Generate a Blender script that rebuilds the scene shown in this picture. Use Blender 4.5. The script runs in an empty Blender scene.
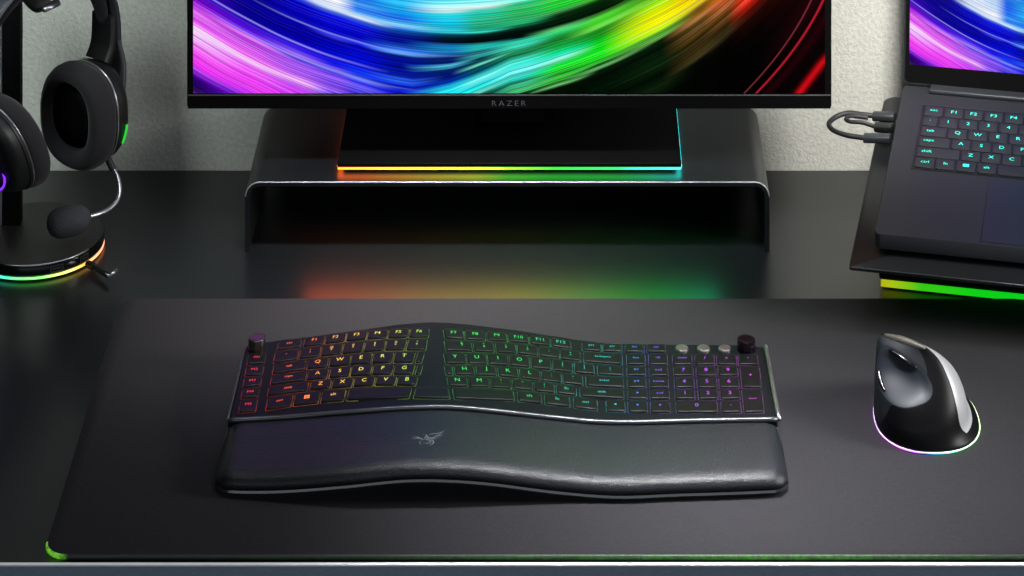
import bpy, math, random
from mathutils import Vector, Matrix
random.seed(4)
sc = bpy.context.scene
COL = sc.collection
F, HC, VX, VY = 2946.0, 1.317, 565.0, -1150.0     # focal length in px, eye height over the desk, vanishing point

# ------------------------------------------------------------------ helpers
def lin(c):
    c = c / 255.0
    return c / 12.92 if c <= 0.04045 else ((c + 0.055) / 1.055) ** 2.4
def rgb(r, g, b, a=1.0): return (lin(r), lin(g), lin(b), a)
def at(px, py, Y): return Vector(((px - VX) * Y / F, Y, HC - (py - VY) * Y / F))       # point at depth Y
def onz(px, py, z):
    Y = F * (HC - z) / (py - VY)
    return Vector(((px - VX) * Y / F, Y, z))
def interp(x, tab):
    if x <= tab[0][0]: return tab[0][1]
    for (a, b), (c, d) in zip(tab, tab[1:]):
        if x <= c: return b + (d - b) * (x - a) / (c - a)
    return tab[-1][1]
def smooth_interp(x, tab):
    n = len(tab)
    if x <= tab[0][0]: return tab[0][1]
    if x >= tab[-1][0]: return tab[-1][1]
    for i in range(n - 1):
        if x <= tab[i + 1][0]: break
    x0, y0 = tab[i]; x1, y1 = tab[i + 1]
    m = lambda j: 0 if j <= 0 or j >= n - 1 else (tab[j + 1][1] - tab[j - 1][1]) / (tab[j + 1][0] - tab[j - 1][0])
    m0 = m(i) if i > 0 else (y1 - y0) / (x1 - x0); m1 = m(i + 1) if i + 1 < n - 1 else (y1 - y0) / (x1 - x0)
    h = x1 - x0; t = (x - x0) / h
    return (2*t**3 - 3*t**2 + 1)*y0 + (t**3 - 2*t**2 + t)*h*m0 + (-2*t**3 + 3*t**2)*y1 + (t**3 - t**2)*h*m1

WO = {}
def empty(name, loc, label=None, cat=None, group=None, rot=None):
    o = bpy.data.objects.new(name, None); COL.objects.link(o)
    o.location = loc; o.empty_display_size = 0.01
    if rot: o.rotation_euler = rot
    if label: o['label'] = label
    if cat: o['category'] = cat
    if group: o['group'] = group
    WO[o] = Vector((0, 0, 0)) if rot else Vector(loc)
    return o
def make(name, verts, faces, mat, parent=None, origin=None, flat=False, label=None, kind=None, bevel=0, seg=2, uvs=None, subsurf=0, autos=None):
    base = WO.get(parent, Vector((0, 0, 0)))
    if origin is None: origin = base
    origin = Vector(origin)
    me = bpy.data.meshes.new(name)
    me.from_pydata([tuple(Vector(v) - origin) for v in verts], [], faces)
    me.update(); me.validate()
    if uvs:
        ul = me.uv_layers.new(name='UVMap')
        for lp in me.loops: ul.data[lp.index].uv = uvs[lp.vertex_index]
    if isinstance(mat, (list, tuple)):
        for m in mat: me.materials.append(m)
    else: me.materials.append(mat)
    for p in me.polygons: p.use_smooth = not flat
    o = bpy.data.objects.new(name, me); COL.objects.link(o)
    if parent: o.parent = parent
    o.location = origin - base
    WO[o] = origin
    if bevel:
        b = o.modifiers.new('bevel', 'BEVEL'); b.width = bevel; b.segments = seg; b.limit_method = 'ANGLE'; b.angle_limit = math.radians(35)
        b.harden_normals = False
    if subsurf:
        s = o.modifiers.new('sub', 'SUBSURF'); s.levels = subsurf; s.render_levels = subsurf
    if bevel or autos:
        me.set_sharp_from_angle(angle=math.radians(autos or 40))
    if label: o['label'] = label
    if kind: o['kind'] = kind
    return o
class MB:
    def __init__(s): s.v = []; s.f = []
    def add(s, vs, fs):
        n = len(s.v); s.v += [Vector(v) for v in vs]; s.f += [tuple(i + n for i in f) for f in fs]; return s
    def box(s, a, b):
        x0, y0, z0 = a; x1, y1, z1 = b
        return s.add([(x0,y0,z0),(x1,y0,z0),(x1,y1,z0),(x0,y1,z0),(x0,y0,z1),(x1,y0,z1),(x1,y1,z1),(x0,y1,z1)],
            [(0,3,2,1),(4,5,6,7),(0,1,5,4),(1,2,6,5),(2,3,7,6),(3,0,4,7)])
    def rings(s, rings, closed=True, cap0=True, cap1=True):
        n = len(rings[0]); vs = [p for r in rings for p in r]; fs = []
        for i in range(len(rings) - 1):
            for j in range(n if closed else n - 1):
                k = (j + 1) % n
                fs.append((i*n + j, i*n + k, (i+1)*n + k, (i+1)*n + j))
        if cap0: fs.append(tuple(reversed(range(n))))
        if cap1: fs.append(tuple((len(rings)-1)*n + j for j in range(n)))
        return s.add(vs, fs)
    def tube(s, pts, r, n=12, caps=True, closed=False):
        pts = [Vector(p) for p in pts]; m = len(pts); rings = []
        up = Vector((0, 0, 1)); t0 = (pts[1] - pts[0]).normalized()
        if abs(t0.dot(up)) > .95: up = Vector((1, 0, 0))
        nrm = (up - t0 * up.dot(t0)).normalized()
        for i, p in enumerate(pts):
            if closed: t = (pts[(i+1) % m] - pts[i-1]).normalized()
            else: t = (pts[min(i+1, m-1)] - pts[max(i-1, 0)]).normalized()
            nrm = (nrm - t * nrm.dot(t)).normalized(); b = t.cross(nrm)
            rr = r[i] if isinstance(r, (list, tuple)) else r
            rings.append([p + (nrm * math.cos(a) + b * math.sin(a)) * rr for a in [2*math.pi*k/n for k in range(n)]])
        if closed: rings.append(rings[0]); caps = False
        return s.rings(rings, True, caps, caps)
    def prism(s, poly, axis, d0, d1):      # closed outline extruded along a vector axis
        a = Vector(axis)
        return s.rings([[Vector(p) + a*d0 for p in poly], [Vector(p) + a*d1 for p in poly]])
    def make(s, *a, **k): return make(a[0], s.v, s.f, *a[1:], **k)
def catmull(pts, n=8):
    pts = [Vector(p) for p in pts]; out = []
    for i in range(len(pts) - 1):
        p0 = pts[max(i-1, 0)]; p1 = pts[i]; p2 = pts[i+1]; p3 = pts[min(i+2, len(pts)-1)]
        for k in range(n):
            t = k / n
            out.append(0.5*((2*p1) + (p2-p0)*t + (2*p0 - 5*p1 + 4*p2 - p3)*t*t + (3*p1 - p0 - 3*p2 + p3)*t**3))
    out.append(pts[-1]); return out
def rrect(x0, y0, x1, y1, r, n=6, z=0.0):
    out = []
    for cx, cy, a0 in ((x1-r, y0+r, -90), (x1-r, y1-r, 0), (x0+r, y1-r, 90), (x0+r, y0+r, 180)):
        for k in range(n + 1):
            a = math.radians(a0 + 90*k/n); out.append(Vector((cx + r*math.cos(a), cy + r*math.sin(a), z)))
    return out

# ------------------------------------------------------------------ node helpers
def newmat(name):
    m = bpy.data.materials.new(name); m.use_nodes = True
    nt = m.node_tree; return m, nt, nt.nodes, nt.links, nt.nodes['Principled BSDF']
def mat(name, col, rough=.5, metal=0, spec=.5, bump=0, bscale=800, var=0, vscale=60, coat=0, bdist=.0005, aniso=None, sheen=0):
    m, nt, N, L, b = newmat(name)
    b.inputs['Base Color'].default_value = col
    b.inputs['Roughness'].default_value = rough; b.inputs['Metallic'].default_value = metal
    b.inputs['Specular IOR Level'].default_value = spec; b.inputs['Coat Weight'].default_value = coat
    if sheen: b.inputs['Sheen Weight'].default_value = sheen; b.inputs['Sheen Roughness'].default_value = .5
    tc = N.new('ShaderNodeTexCoord')
    mp = N.new('ShaderNodeMapping'); L.new(tc.outputs['Object'], mp.inputs[0])
    if aniso: mp.inputs['Scale'].default_value = aniso
    # every surface gets a faint procedural variation
    n = N.new('ShaderNodeTexNoise'); n.inputs['Scale'].default_value = vscale; n.inputs['Detail'].default_value = 4
    L.new(mp.outputs[0], n.inputs['Vector'])
    mr = N.new('ShaderNodeMapRange'); mr.inputs[3].default_value = 1 - (var or .04); mr.inputs[4].default_value = 1 + (var or .04)
    mr.inputs[1].default_value = .3; mr.inputs[2].default_value = .7
    L.new(n.outputs[0], mr.inputs[0])
    vm = N.new('ShaderNodeVectorMath'); vm.operation = 'SCALE'; vm.inputs[0].default_value = col[:3]
    L.new(mr.outputs[0], vm.inputs['Scale']); L.new(vm.outputs[0], b.inputs['Base Color'])
    if bump:
        n2 = N.new('ShaderNodeTexNoise'); n2.inputs['Scale'].default_value = bscale; n2.inputs['Detail'].default_value = 3
        L.new(mp.outputs[0], n2.inputs['Vector'])
        bp = N.new('ShaderNodeBump'); bp.inputs['Strength'].default_value = bump; bp.inputs['Distance'].default_value = bdist
        L.new(n2.outputs[0], bp.inputs['Height']); L.new(bp.outputs[0], b.inputs['Normal'])
    return m
def emis(name, col, strength):
    m, nt, N, L, b = newmat(name)
    b.inputs['Base Color'].default_value = (.01, .01, .01, 1)
    b.inputs['Emission Color'].default_value = col; b.inputs['Emission Strength'].default_value = strength
    return m
class X:      # tiny expression builder for shader maths
    def __init__(s, nt, sock): s.nt = nt; s.s = sock
    def op(s, o, *others, clamp=False):
        n = s.nt.nodes.new('ShaderNodeMath'); n.operation = o; n.use_clamp = clamp
        s.nt.links.new(s.s, n.inputs[0])
        for i, v in enumerate(others):
            if isinstance(v, X): s.nt.links.new(v.s, n.inputs[i+1])
            else: n.inputs[i+1].default_value = v
        return X(s.nt, n.outputs[0])
    def __add__(s, o): return s.op('ADD', o)
    def __sub__(s, o): return s.op('SUBTRACT', o)
    def __mul__(s, o): return s.op('MULTIPLY', o)
    def __truediv__(s, o): return s.op('DIVIDE', o)
def ramp(nt, fac, stops, interp='LINEAR'):
    r = nt.nodes.new('ShaderNodeValToRGB'); cr = r.color_ramp; cr.interpolation = interp
    stops = sorted(stops, key=lambda q: q[0])
    cr.elements[0].position = stops[0][0]; cr.elements[0].color = stops[0][1]
    cr.elements[1].position = stops[-1][0]; cr.elements[1].color = stops[-1][1]
    for p, c in stops[1:-1]:
        e = cr.elements.new(p); e.color = c
    nt.links.new(fac.s if isinstance(fac, X) else fac, r.inputs[0]); return r.outputs[0]
def mixc(nt, fac, a, b, mode='MIX'):
    m = nt.nodes.new('ShaderNodeMix'); m.data_type = 'RGBA'; m.blend_type = mode
    for sock, v in ((m.inputs[0], fac), (m.inputs[6], a), (m.inputs[7], b)):
        if isinstance(v, X): nt.links.new(v.s, sock)
        elif hasattr(v, 'links'): nt.links.new(v, sock)
        else: sock.default_value = v
    return m.outputs[2]

# emission coloured by world position along x (a rainbow lighting effect)
def glow_pos(name, stops, x0, x1, strength, kx=1, ky=0, kz=0, noise=None, base=.01):
    m, nt, N, L, b = newmat(name)
    b.inputs['Base Color'].default_value = (base, base, base, 1); b.inputs['Roughness'].default_value = .5
    g = N.new('ShaderNodeNewGeometry'); sp = N.new('ShaderNodeSeparateXYZ'); L.new(g.outputs['Position'], sp.inputs[0])
    e = X(nt, sp.outputs[0]) * kx + X(nt, sp.outputs[1]) * ky
    fac = ((e - x0) / (x1 - x0)).op('ADD', 0, clamp=True)
    c = ramp(nt, fac, [((p - x0) / (x1 - x0), q) for p, q in stops])
    L.new(c, b.inputs['Emission Color'])
    if noise:
        n = N.new('ShaderNodeTexNoise'); n.inputs['Scale'].default_value = noise[0]; L.new(g.outputs['Position'], n.inputs['Vector'])
        mr = N.new('ShaderNodeMapRange'); mr.inputs[1].default_value = noise[1]; mr.inputs[2].default_value = noise[2]
        mr.inputs[3].default_value = noise[3] if len(noise) > 3 else 0; mr.inputs[4].default_value = strength
        L.new(n.outputs[0], mr.inputs[0]); L.new(mr.outputs[0], b.inputs['Emission Strength'])
    else: b.inputs['Emission Strength'].default_value = strength
    return m

# ------------------------------------------------------------------ materials
M_desk = mat('desk_laminate', rgb(16, 20, 22), rough=.29, spec=.65, bump=.05, bscale=500, var=.08)
M_deskedge = mat('brushed_lit_edge', rgb(132, 147, 164), rough=.45, metal=.2, bump=.3, bscale=120, aniso=(3, 60, 60), var=.18, vscale=90)  # light on the front face is put into this pale base colour
M_deskline = mat('edge_highlight_white', rgb(245, 246, 250), rough=.5, metal=0)  # white base colour stands in for the lit desk edge
M_mat = mat('mat_cloth', rgb(36, 35, 38), rough=.92, spec=.12, bump=.5, bscale=1500, var=.14, vscale=420, sheen=.04)
M_blk = mat('black_plastic', rgb(18, 19, 20), rough=.45, spec=.4)
M_blkdark = mat('deep_black_plastic', rgb(5, 5, 6), rough=.6, spec=.08)
M_gloss = mat('gloss_black', rgb(12, 12, 14), rough=.14, spec=.5)
M_riser = mat('powder_coated_steel', rgb(15, 19, 22), rough=.33, metal=.0, spec=.42, bump=.08, bscale=1500)
M_riseredge = mat('riser_highlight_metal', rgb(180, 184, 188), rough=.4, metal=.6)
M_alu = mat('anodised_black', rgb(60, 63, 68), rough=.42, metal=.6, bump=.04, bscale=2000)
M_laptop = mat('anodised_charcoal', rgb(36, 38, 42), rough=.5, metal=.05, spec=.3, bump=.05, bscale=2500)
M_tray = mat('tray_aluminium', rgb(22, 24, 27), rough=.4, metal=.1, spec=.35)
M_silver = mat('bright_silver', rgb(170, 170, 174), rough=.3, metal=.95)
M_chrome = mat('satin_chrome', rgb(170, 172, 176), rough=.28, metal=.9)
M_rim = mat('dark_chrome_rim', rgb(84, 86, 90), rough=.35, metal=.8)
M_deck = mat('keyboard_deck', rgb(12, 15, 18), rough=.5, spec=.12)
M_key = mat('keycap_plastic', rgb(12, 13, 15), rough=.42, spec=.16, bump=.03, bscale=3000)
M_leather = mat('leatherette', rgb(23, 26, 29), rough=.38, spec=.36, bump=.8, bscale=900, var=.2, vscale=500, bdist=.0006)
M_leathercore = mat('palm_rest_plastic', rgb(40, 41, 43), rough=.25, spec=.9)
M_fabric = mat('cushion_fabric', rgb(33, 32, 35), rough=.9, spec=.2, bump=.5, bscale=1500, sheen=.08)
M_foam = mat('microphone_foam', rgb(62, 62, 66), rough=1, spec=.1, bump=.9, bscale=1600, var=.25, vscale=900, bdist=.0008)
M_mouse = mat('mouse_plastic', rgb(38, 42, 49), rough=.40, spec=.4)  # thumb hollow, kept lighter to paint the light it catches
M_mouseshade = mat('mouse_shaded_plastic', rgb(8, 8, 10), rough=.42, spec=.11)  # darker version of the mouse plastic, rear shading painted in
M_mousefinger = mat('mouse_finger_highlight', rgb(145, 145, 148), rough=.38, metal=.2, spec=.6)  # pale base colour carries the light falling on the finger side
M_logo = mat('grey_print', rgb(96, 100, 104), rough=.5)
M_bezelprint = mat('bezel_print', rgb(72, 72, 76), rough=.5)
M_cable = mat('cable_rubber', rgb(24, 23, 26), rough=.5)
M_floor = mat('floor_boards', rgb(70, 66, 62), rough=.5, aniso=(1, 12, 1), var=.3, vscale=6)

def wall_mat():
    m, nt, N, L, b = newmat('painted_wall')
    tc = N.new('ShaderNodeTexCoord')
    n = N.new('ShaderNodeTexNoise'); n.inputs['Scale'].default_value = 230; n.inputs['Detail'].default_value = 5; n.inputs['Roughness'].default_value = .55
    L.new(tc.outputs['Object'], n.inputs['Vector'])
    n2 = N.new('ShaderNodeTexNoise'); n2.inputs['Scale'].default_value = 380; n2.inputs['Detail'].default_value = 3
    L.new(tc.outputs['Object'], n2.inputs['Vector'])
    s = X(nt, n.outputs[0]) + X(nt, n2.outputs[0]) * .5
    bp = N.new('ShaderNodeBump'); bp.inputs['Strength'].default_value = .8; bp.inputs['Distance'].default_value = .0014
    L.new(s.s, bp.inputs['Height']); L.new(bp.outputs[0], b.inputs['Normal'])
    mr = ramp(nt, X(nt, n.outputs[0]), [(.3, rgb(172, 174, 168)), (.7, rgb(196, 196, 190))])
    L.new(mr, b.inputs['Base Color']); b.inputs['Roughness'].default_value = .7
    return m
M_wall = wall_mat()

# screen picture: streaks of light sweeping round in a rainbow swirl, computed from the UVs
def screen_mat():
    m, nt, N, L, b = newmat('screen_swirl')
    uv = N.new('ShaderNodeUVMap'); sp = N.new('ShaderNodeSeparateXYZ'); L.new(uv.outputs[0], sp.inputs[0])
    x = X(nt, sp.outputs[0]) * 632.0 + 193.0
    y = (X(nt, sp.outputs[1]) * -632.0) + 93.0
    fc = N.new('ShaderNodeFloatCurve'); cv = fc.mapping.curves[0]
    pts = [(193,-91),(250,-58),(300,-34),(350,-16.5),(400,-4.4),(455,0),(520,-6.5),(560,-16),(600,-30),(640,-49),(670,-64),(700,-83),(750,-126),(790,-170),(825,-215)]
    P = [((a-193)/632, 1 + q/220) for a, q in pts]
    cv.points[0].location = P[0]; cv.points[1].location = P[-1]
    for p in P[1:-1]: cv.points.new(*p)
    fc.mapping.update()
    L.new(sp.outputs[0], fc.inputs['Value'])
    f = (X(nt, fc.outputs[0]) - 1.0) * 220.0
    # gentle large-scale drift so the bands pinch and spread
    drn = N.new('ShaderNodeTexNoise'); drn.noise_dimensions = '2D'; drn.inputs['Scale'].default_value = 1; drn.inputs['Detail'].default_value = 1
    cb = N.new('ShaderNodeCombineXYZ'); L.new((x / 140.0).s, cb.inputs[0]); L.new((y / 60.0).s, cb.inputs[1]); L.new(cb.outputs[0], drn.inputs['Vector'])
    c0 = y - f
    c = c0 + (X(nt, drn.outputs[0]) - .5) * 5.0
    # the lower sheaf of streaks climbs more steeply than the upper one: slide it along
    AT = [(193, 96), (413, 96), (450, 86), (480, 74), (510, 64), (540, 61), (560, 60), (825, 60)]
    LO = 40.0
    fa = N.new('ShaderNodeFloatCurve'); ca = fa.mapping.curves[0]
    PA = [((a-193)/632, q/100) for a, q in AT]
    ca.points[0].location = PA[0]; ca.points[1].location = PA[-1]
    for p in PA[1:-1]: ca.points.new(*p)
    for p in ca.points: p.handle_type = 'VECTOR'
    fa.mapping.update(); L.new(sp.outputs[0], fa.inputs['Value'])
    A_ = X(nt, fa.outputs[0]) * 100.0
    tt = ((c - LO) / (A_ - LO)).op('ADD', 0.0, clamp=True)
    S_ = tt * tt * (tt * -2.0 + 3.0)
    c = c + (A_ * -1.0 + 96.0) * S_
    def warp(col, cc):
        a = interp(col, AT); t = max(0, min(1, (cc - LO) / (a - LO))); return cc + (96 - a) * t * t * (3 - 2 * t)
    K = 262.0
    cols = {
     193: [(60,(20,0,150)),(80,(60,0,190)),(88,(120,10,210)),(95,(190,40,240)),(102,(245,120,255)),(108,(215,60,240)),(113,(245,120,250)),(118,(255,238,255)),(122,(240,195,252)),(129,(232,170,245)),(136,(250,120,250)),(144,(252,70,252)),(152,(250,50,250)),(159,(150,15,225)),(166,(50,0,120)),(175,(30,0,90)),(184,(60,20,90))],
     250: [(50,(8,0,140)),(58,(8,0,150)),(74,(5,0,140)),(78,(8,0,160)),(86,(80,10,230)),(92,(140,50,255)),(95,(245,130,250)),(98,(190,60,240)),(106,(215,85,240)),(115,(238,112,245)),(119,(255,225,255)),(122,(236,110,250)),(134,(240,70,250)),(144,(245,60,250)),(154,(200,50,250)),(160,(90,0,200))],
     300: [(10,(225,235,255)),(29,(205,220,250)),(32,(60,90,240)),(36,(2,0,200)),(60,(5,0,170)),(70,(3,0,150)),(76,(5,0,190)),(84,(50,20,240)),(91,(170,120,255)),(94,(60,30,220)),(98,(170,90,250)),(106,(165,80,245)),(112,(200,110,250)),(116,(255,190,255)),(121,(200,90,250)),(128,(210,60,250))],
     335: [(10,(190,215,245)),(16,(225,235,250)),(22,(245,248,255)),(27,(215,228,252)),(31,(235,245,255)),(33,(90,130,245)),(37,(5,10,225)),(54,(2,0,195)),(58,(60,60,235)),(61,(3,0,170)),(70,(0,5,195)),(80,(0,12,225)),(88,(30,30,240)),(92,(150,120,255)),(95,(50,40,225)),(101,(150,90,250)),(106,(110,60,235)),(111,(150,90,250)),(116,(120,70,250))],
 358: [(4,(20,100,235)),(14,(30,120,240)),(18,(70,170,245)),(21,(25,100,235)),(26,(60,150,245)),(29,(170,215,252)),(32,(235,245,255)),(34,(60,110,240)),(38,(8,15,220)),(52,(2,0,190)),(56,(40,50,230)),(59,(0,0,190)),(72,(0,10,215)),(80,(0,20,235)),(90,(20,60,250)),(94,(110,120,255)),(97,(40,50,230)),(103,(110,90,250)),(107,(60,50,230)),(111,(90,70,240))],
     400: [(0,(20,170,240)),(8,(40,190,245)),(16,(0,150,240)),(22,(10,90,220)),(26,(60,170,245)),(29,(150,225,255)),(32,(30,110,230)),(38,(0,20,130)),(46,(0,8,150)),(54,(40,110,230)),(57,(90,170,240)),(60,(0,15,150)),(72,(0,10,140)),(80,(0,25,180)),(86,(40,100,245)),(90,(10,30,210)),(98,(10,20,200))],
     450: [(0,(70,225,240)),(7,(180,250,255)),(11,(240,255,255)),(14,(40,230,235)),(20,(0,200,235)),(27,(0,185,215)),(31,(60,205,220)),(34,(0,90,120)),(37,(0,20,35)),(42,(0,10,25)),(44,(10,110,180)),(48,(20,155,215)),(52,(0,100,170)),(56,(0,40,110)),(62,(0,20,105)),(65,(80,205,235)),(68,(0,45,120)),(74,(0,15,110)),(79,(0,25,130)),(83,(0,70,190)),(87,(10,200,230)),(93,(30,235,240))],
     480: [(0,(110,240,240)),(6,(160,250,245)),(9,(240,255,250)),(12,(20,220,200)),(18,(20,190,150)),(25,(30,180,130)),(30,(20,150,110)),(32,(60,220,200)),(34,(0,60,50)),(37,(0,12,14)),(42,(0,8,8)),(44,(10,170,160)),(47,(30,210,205)),(51,(0,90,95)),(55,(40,170,170)),(58,(0,60,70)),(62,(0,80,90)),(64,(120,245,215)),(66,(0,70,80)),(72,(0,80,100)),(75,(30,210,215)),(80,(130,250,250)),(85,(20,215,220)),(90,(40,235,225)),(93,(120,245,220)),(96,(0,70,55))],
 520: [(0,(200,255,250)),(6,(150,250,235)),(10,(30,200,130)),(16,(20,190,90)),(22,(30,170,90)),(28,(40,190,120)),(33,(10,60,40)),(36,(0,14,10)),(43,(0,10,10)),(46,(30,210,170)),(51,(60,225,190)),(56,(20,150,90)),(61,(0,110,70)),(65,(70,235,200)),(70,(60,235,225)),(77,(120,250,245)),(83,(40,230,210)),(88,(0,110,80)),(91,(60,230,170)),(95,(20,120,60)),(98,(70,220,130)),(101,(0,30,15)),(104,(0,5,3))],
     560: [(16,(20,210,40)),(24,(20,200,50)),(26,(70,160,80)),(29,(8,45,15)),(39,(0,10,2)),(43,(95,225,125)),(46,(50,220,120)),(50,(10,150,50)),(55,(0,120,25)),(61,(10,170,60)),(66,(0,210,110)),(70,(40,240,200)),(75,(150,250,220)),(79,(10,235,60)),(85,(0,230,15)),(90,(10,140,20)),(94,(40,200,40)),(98,(5,90,10)),(101,(95,195,95)),(103,(2,20,2)),(112,(0,5,0))],
 600: [(14,(30,200,30)),(24,(60,200,30)),(29,(5,40,10)),(40,(0,15,0)),(46,(90,230,60)),(50,(60,210,30)),(55,(120,240,80)),(58,(20,140,15)),(65,(10,150,20)),(70,(0,215,30)),(78,(10,235,20)),(86,(0,240,10)),(92,(15,170,15)),(95,(10,60,10)),(98,(90,185,90)),(100,(5,25,5)),(108,(0,8,0)),(118,(0,18,4)),(125,(0,10,0))],
     660: [(45,(30,60,5)),(54,(120,210,20)),(60,(170,240,20)),(66,(230,250,0)),(74,(255,250,0)),(82,(250,250,0)),(88,(170,235,10)),(92,(30,160,20)),(95,(110,190,70)),(98,(5,30,3)),(106,(0,15,3)),(122,(8,35,8)),(132,(0,12,2)),(145,(12,30,8)),(155,(0,4,0))],
     700: [(70,(255,190,0)),(78,(250,225,0)),(84,(240,215,20)),(88,(150,110,15)),(94,(120,80,15)),(100,(185,115,40)),(104,(70,55,10)),(112,(105,70,15)),(120,(45,38,6)),(128,(60,42,12)),(138,(70,62,30)),(142,(3,5,2)),(160,(0,2,0))],
     725: [(80,(240,150,10)),(92,(225,120,10)),(102,(200,80,20)),(108,(150,75,20)),(112,(190,105,40)),(116,(80,50,12)),(124,(95,60,20)),(130,(48,36,8)),(138,(60,50,26)),(144,(12,8,3)),(150,(2,1,0)),(166,(0,0,0))],
 750: [(96,(230,120,10)),(108,(190,60,10)),(116,(235,40,15)),(124,(255,50,20)),(130,(200,25,10)),(136,(90,14,5)),(146,(30,5,2)),(160,(6,1,0)),(180,(0,0,0))],
     825: [(100,(150,20,10)),(140,(60,5,5)),(180,(20,0,2)),(200,(32,2,8)),(220,(8,0,2))]}
    cn = c.op('ABSOLUTE') / K
    prev = None; pk = None
    for k in sorted(cols):
        r = ramp(nt, cn, [(max(0, min(1, warp(k, p) / K)), rgb(*q)) for p, q in cols[k]])
        if prev is None: prev = r
        else:
            mr = N.new('ShaderNodeMapRange'); mr.interpolation_type = 'SMOOTHSTEP'; L.new(x.s, mr.inputs[0]); mr.inputs[1].default_value = pk; mr.inputs[2].default_value = k
            fac = X(nt, mr.outputs[0])
            prev = mixc(nt, fac, prev, r)
        pk = k
    # fine streaks that follow the curves
    def streak(fx, fy, det, seed):
        n = N.new('ShaderNodeTexNoise'); n.noise_dimensions = '2D'; n.inputs['Scale'].default_value = 1; n.inputs['Detail'].default_value = det
        cbn = N.new('ShaderNodeCombineXYZ'); L.new((x / fx + seed).s, cbn.inputs[0]); L.new((c / fy).s, cbn.inputs[1]); L.new(cbn.outputs[0], n.inputs['Vector'])
        return X(nt, n.outputs[0])
    s1 = streak(300.0, 1.7, 4, 1.0); s2 = streak(420.0, .75, 2, 9.0)
    gain = N.new('ShaderNodeMapRange'); L.new(s1.s, gain.inputs[0]); gain.inputs[1].default_value = .3; gain.inputs[2].default_value = .7
    gain.inputs[3].default_value = .52; gain.inputs[4].default_value = 1.3
    vm = N.new('ShaderNodeVectorMath'); vm.operation = 'SCALE'; L.new(prev, vm.inputs[0]); L.new(gain.outputs[0], vm.inputs['Scale'])
    base = vm.outputs[0]
    # sparse pale hairlines
    h = N.new('ShaderNodeMapRange'); L.new(s2.s, h.inputs[0]); h.inputs[1].default_value = .60; h.inputs[2].default_value = .74
    h.inputs[3].default_value = 0; h.inputs[4].default_value = .36; h.clamp = True
    bright = mixc(nt, .45, prev, (1, 1, 1, 1))
    bw = N.new('ShaderNodeRGBToBW'); L.new(base, bw.inputs[0])
    hl = X(nt, h.outputs[0]) * X(nt, bw.outputs[0]).op('MULTIPLY', 5.0, clamp=True)
    base = mixc(nt, hl, base, bright)
    # four long thin bright lines on the blue
    def gauss(e, w): return ((e / w).op('POWER', 2.0) * -1.0).op('EXPONENT')
    for cc, w, xa, xb, col, amp in ((78., .9, 150., 390., (.38, .32, 1, 1), .8), (55.5, .8, 240., 480., (.3, .35, 1, 1), .6), (92., .8, 200., 430., (.25, .4, 1, 1), .5)):
        ee = ((c0 - cc) / w); g = ((ee * ee) * -1.0).op('EXPONENT') * amp
        fade = ((x - xa) / 60.0).op('ADD', 0., clamp=True) * ((x * -1.0 + xb) / 80.0).op('ADD', 0., clamp=True)
        base = mixc(nt, g * fade, base, col)
    # red arcs low on the right, with their own tighter curve
    w = x + y * .46 + y * y * .0028
    for wc, wd, col, amp in ((823., 1.1, (.55, .012, .03, 1), .95), (811., .8, (.26, .03, .04, 1), .8), (834., 5., (.03, .0, .003, 1), .4)):
        ee = ((w - wc) / wd); base = mixc(nt, ((ee * ee) * -1.0).op('EXPONENT') * amp, base, col)
    q = x + y * .76
    ee = ((q - 869.5) / 3.9); fy = ((y - 48.0) / 14.0).op('ADD', 0., clamp=True)
    base = mixc(nt, ((ee * ee) * -1.0).op('EXPONENT') * fy * .95, base, (.62, .003, .008, 1))
    L.new(base, b.inputs['Emission Color']); b.inputs['Emission Strength'].default_value = 1.0
    b.inputs['Base Color'].default_value = (.0005, .0005, .0005, 1); b.inputs['Roughness'].default_value = .3; b.inputs['Specular IOR Level'].default_value = .01
    return m
M_screen = screen_mat()

# ------------------------------------------------------------------ the room
YW = 2.939
def plane_box(name, a, b, m, **k): return MB().box(a, b).make(name, m, kind='structure', flat=True, **k)
wl = plane_box('wall_back', (-2.6, YW, -.75), (2.6, YW + .1, 1.9), M_wall)
fl = plane_box('floor', (-2.6, -1.2, -.80), (2.6, YW + .1, -.75), M_floor)

# desk: slab, brushed band toned as if lit, white strip painting the edge highlight
YD = 2.2625
dk = empty('desk', (0, 2.6, -.75), 'wide black desk with a front edge painted bright as if lit, standing against the wall', 'desk')
MB().box((-1.25, YD + .0028, -.030), (1.25, YW - .001, 0)).make('desk_top', M_desk, dk, flat=True)
MB().box((-1.25, YD, -.034), (1.25, YD + .0028, -.0009)).make('front_band', M_deskedge, dk, flat=True, label='blue-grey brushed front band toned as if lit')
MB().box((-1.25, YD - .0004, -.0009), (1.25, YD + .0028, 0.0002)).make('edge_highlight', M_deskline, dk, flat=True, label='thin white strip painting the edge highlight')
for x in (-1.15, 1.15):
    for y in (2.33, 2.86):
        MB().box((x - .03, y - .03, -.75), (x + .03, y + .03, -.030)).make('leg', M_blk, dk, bevel=.003)

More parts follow.
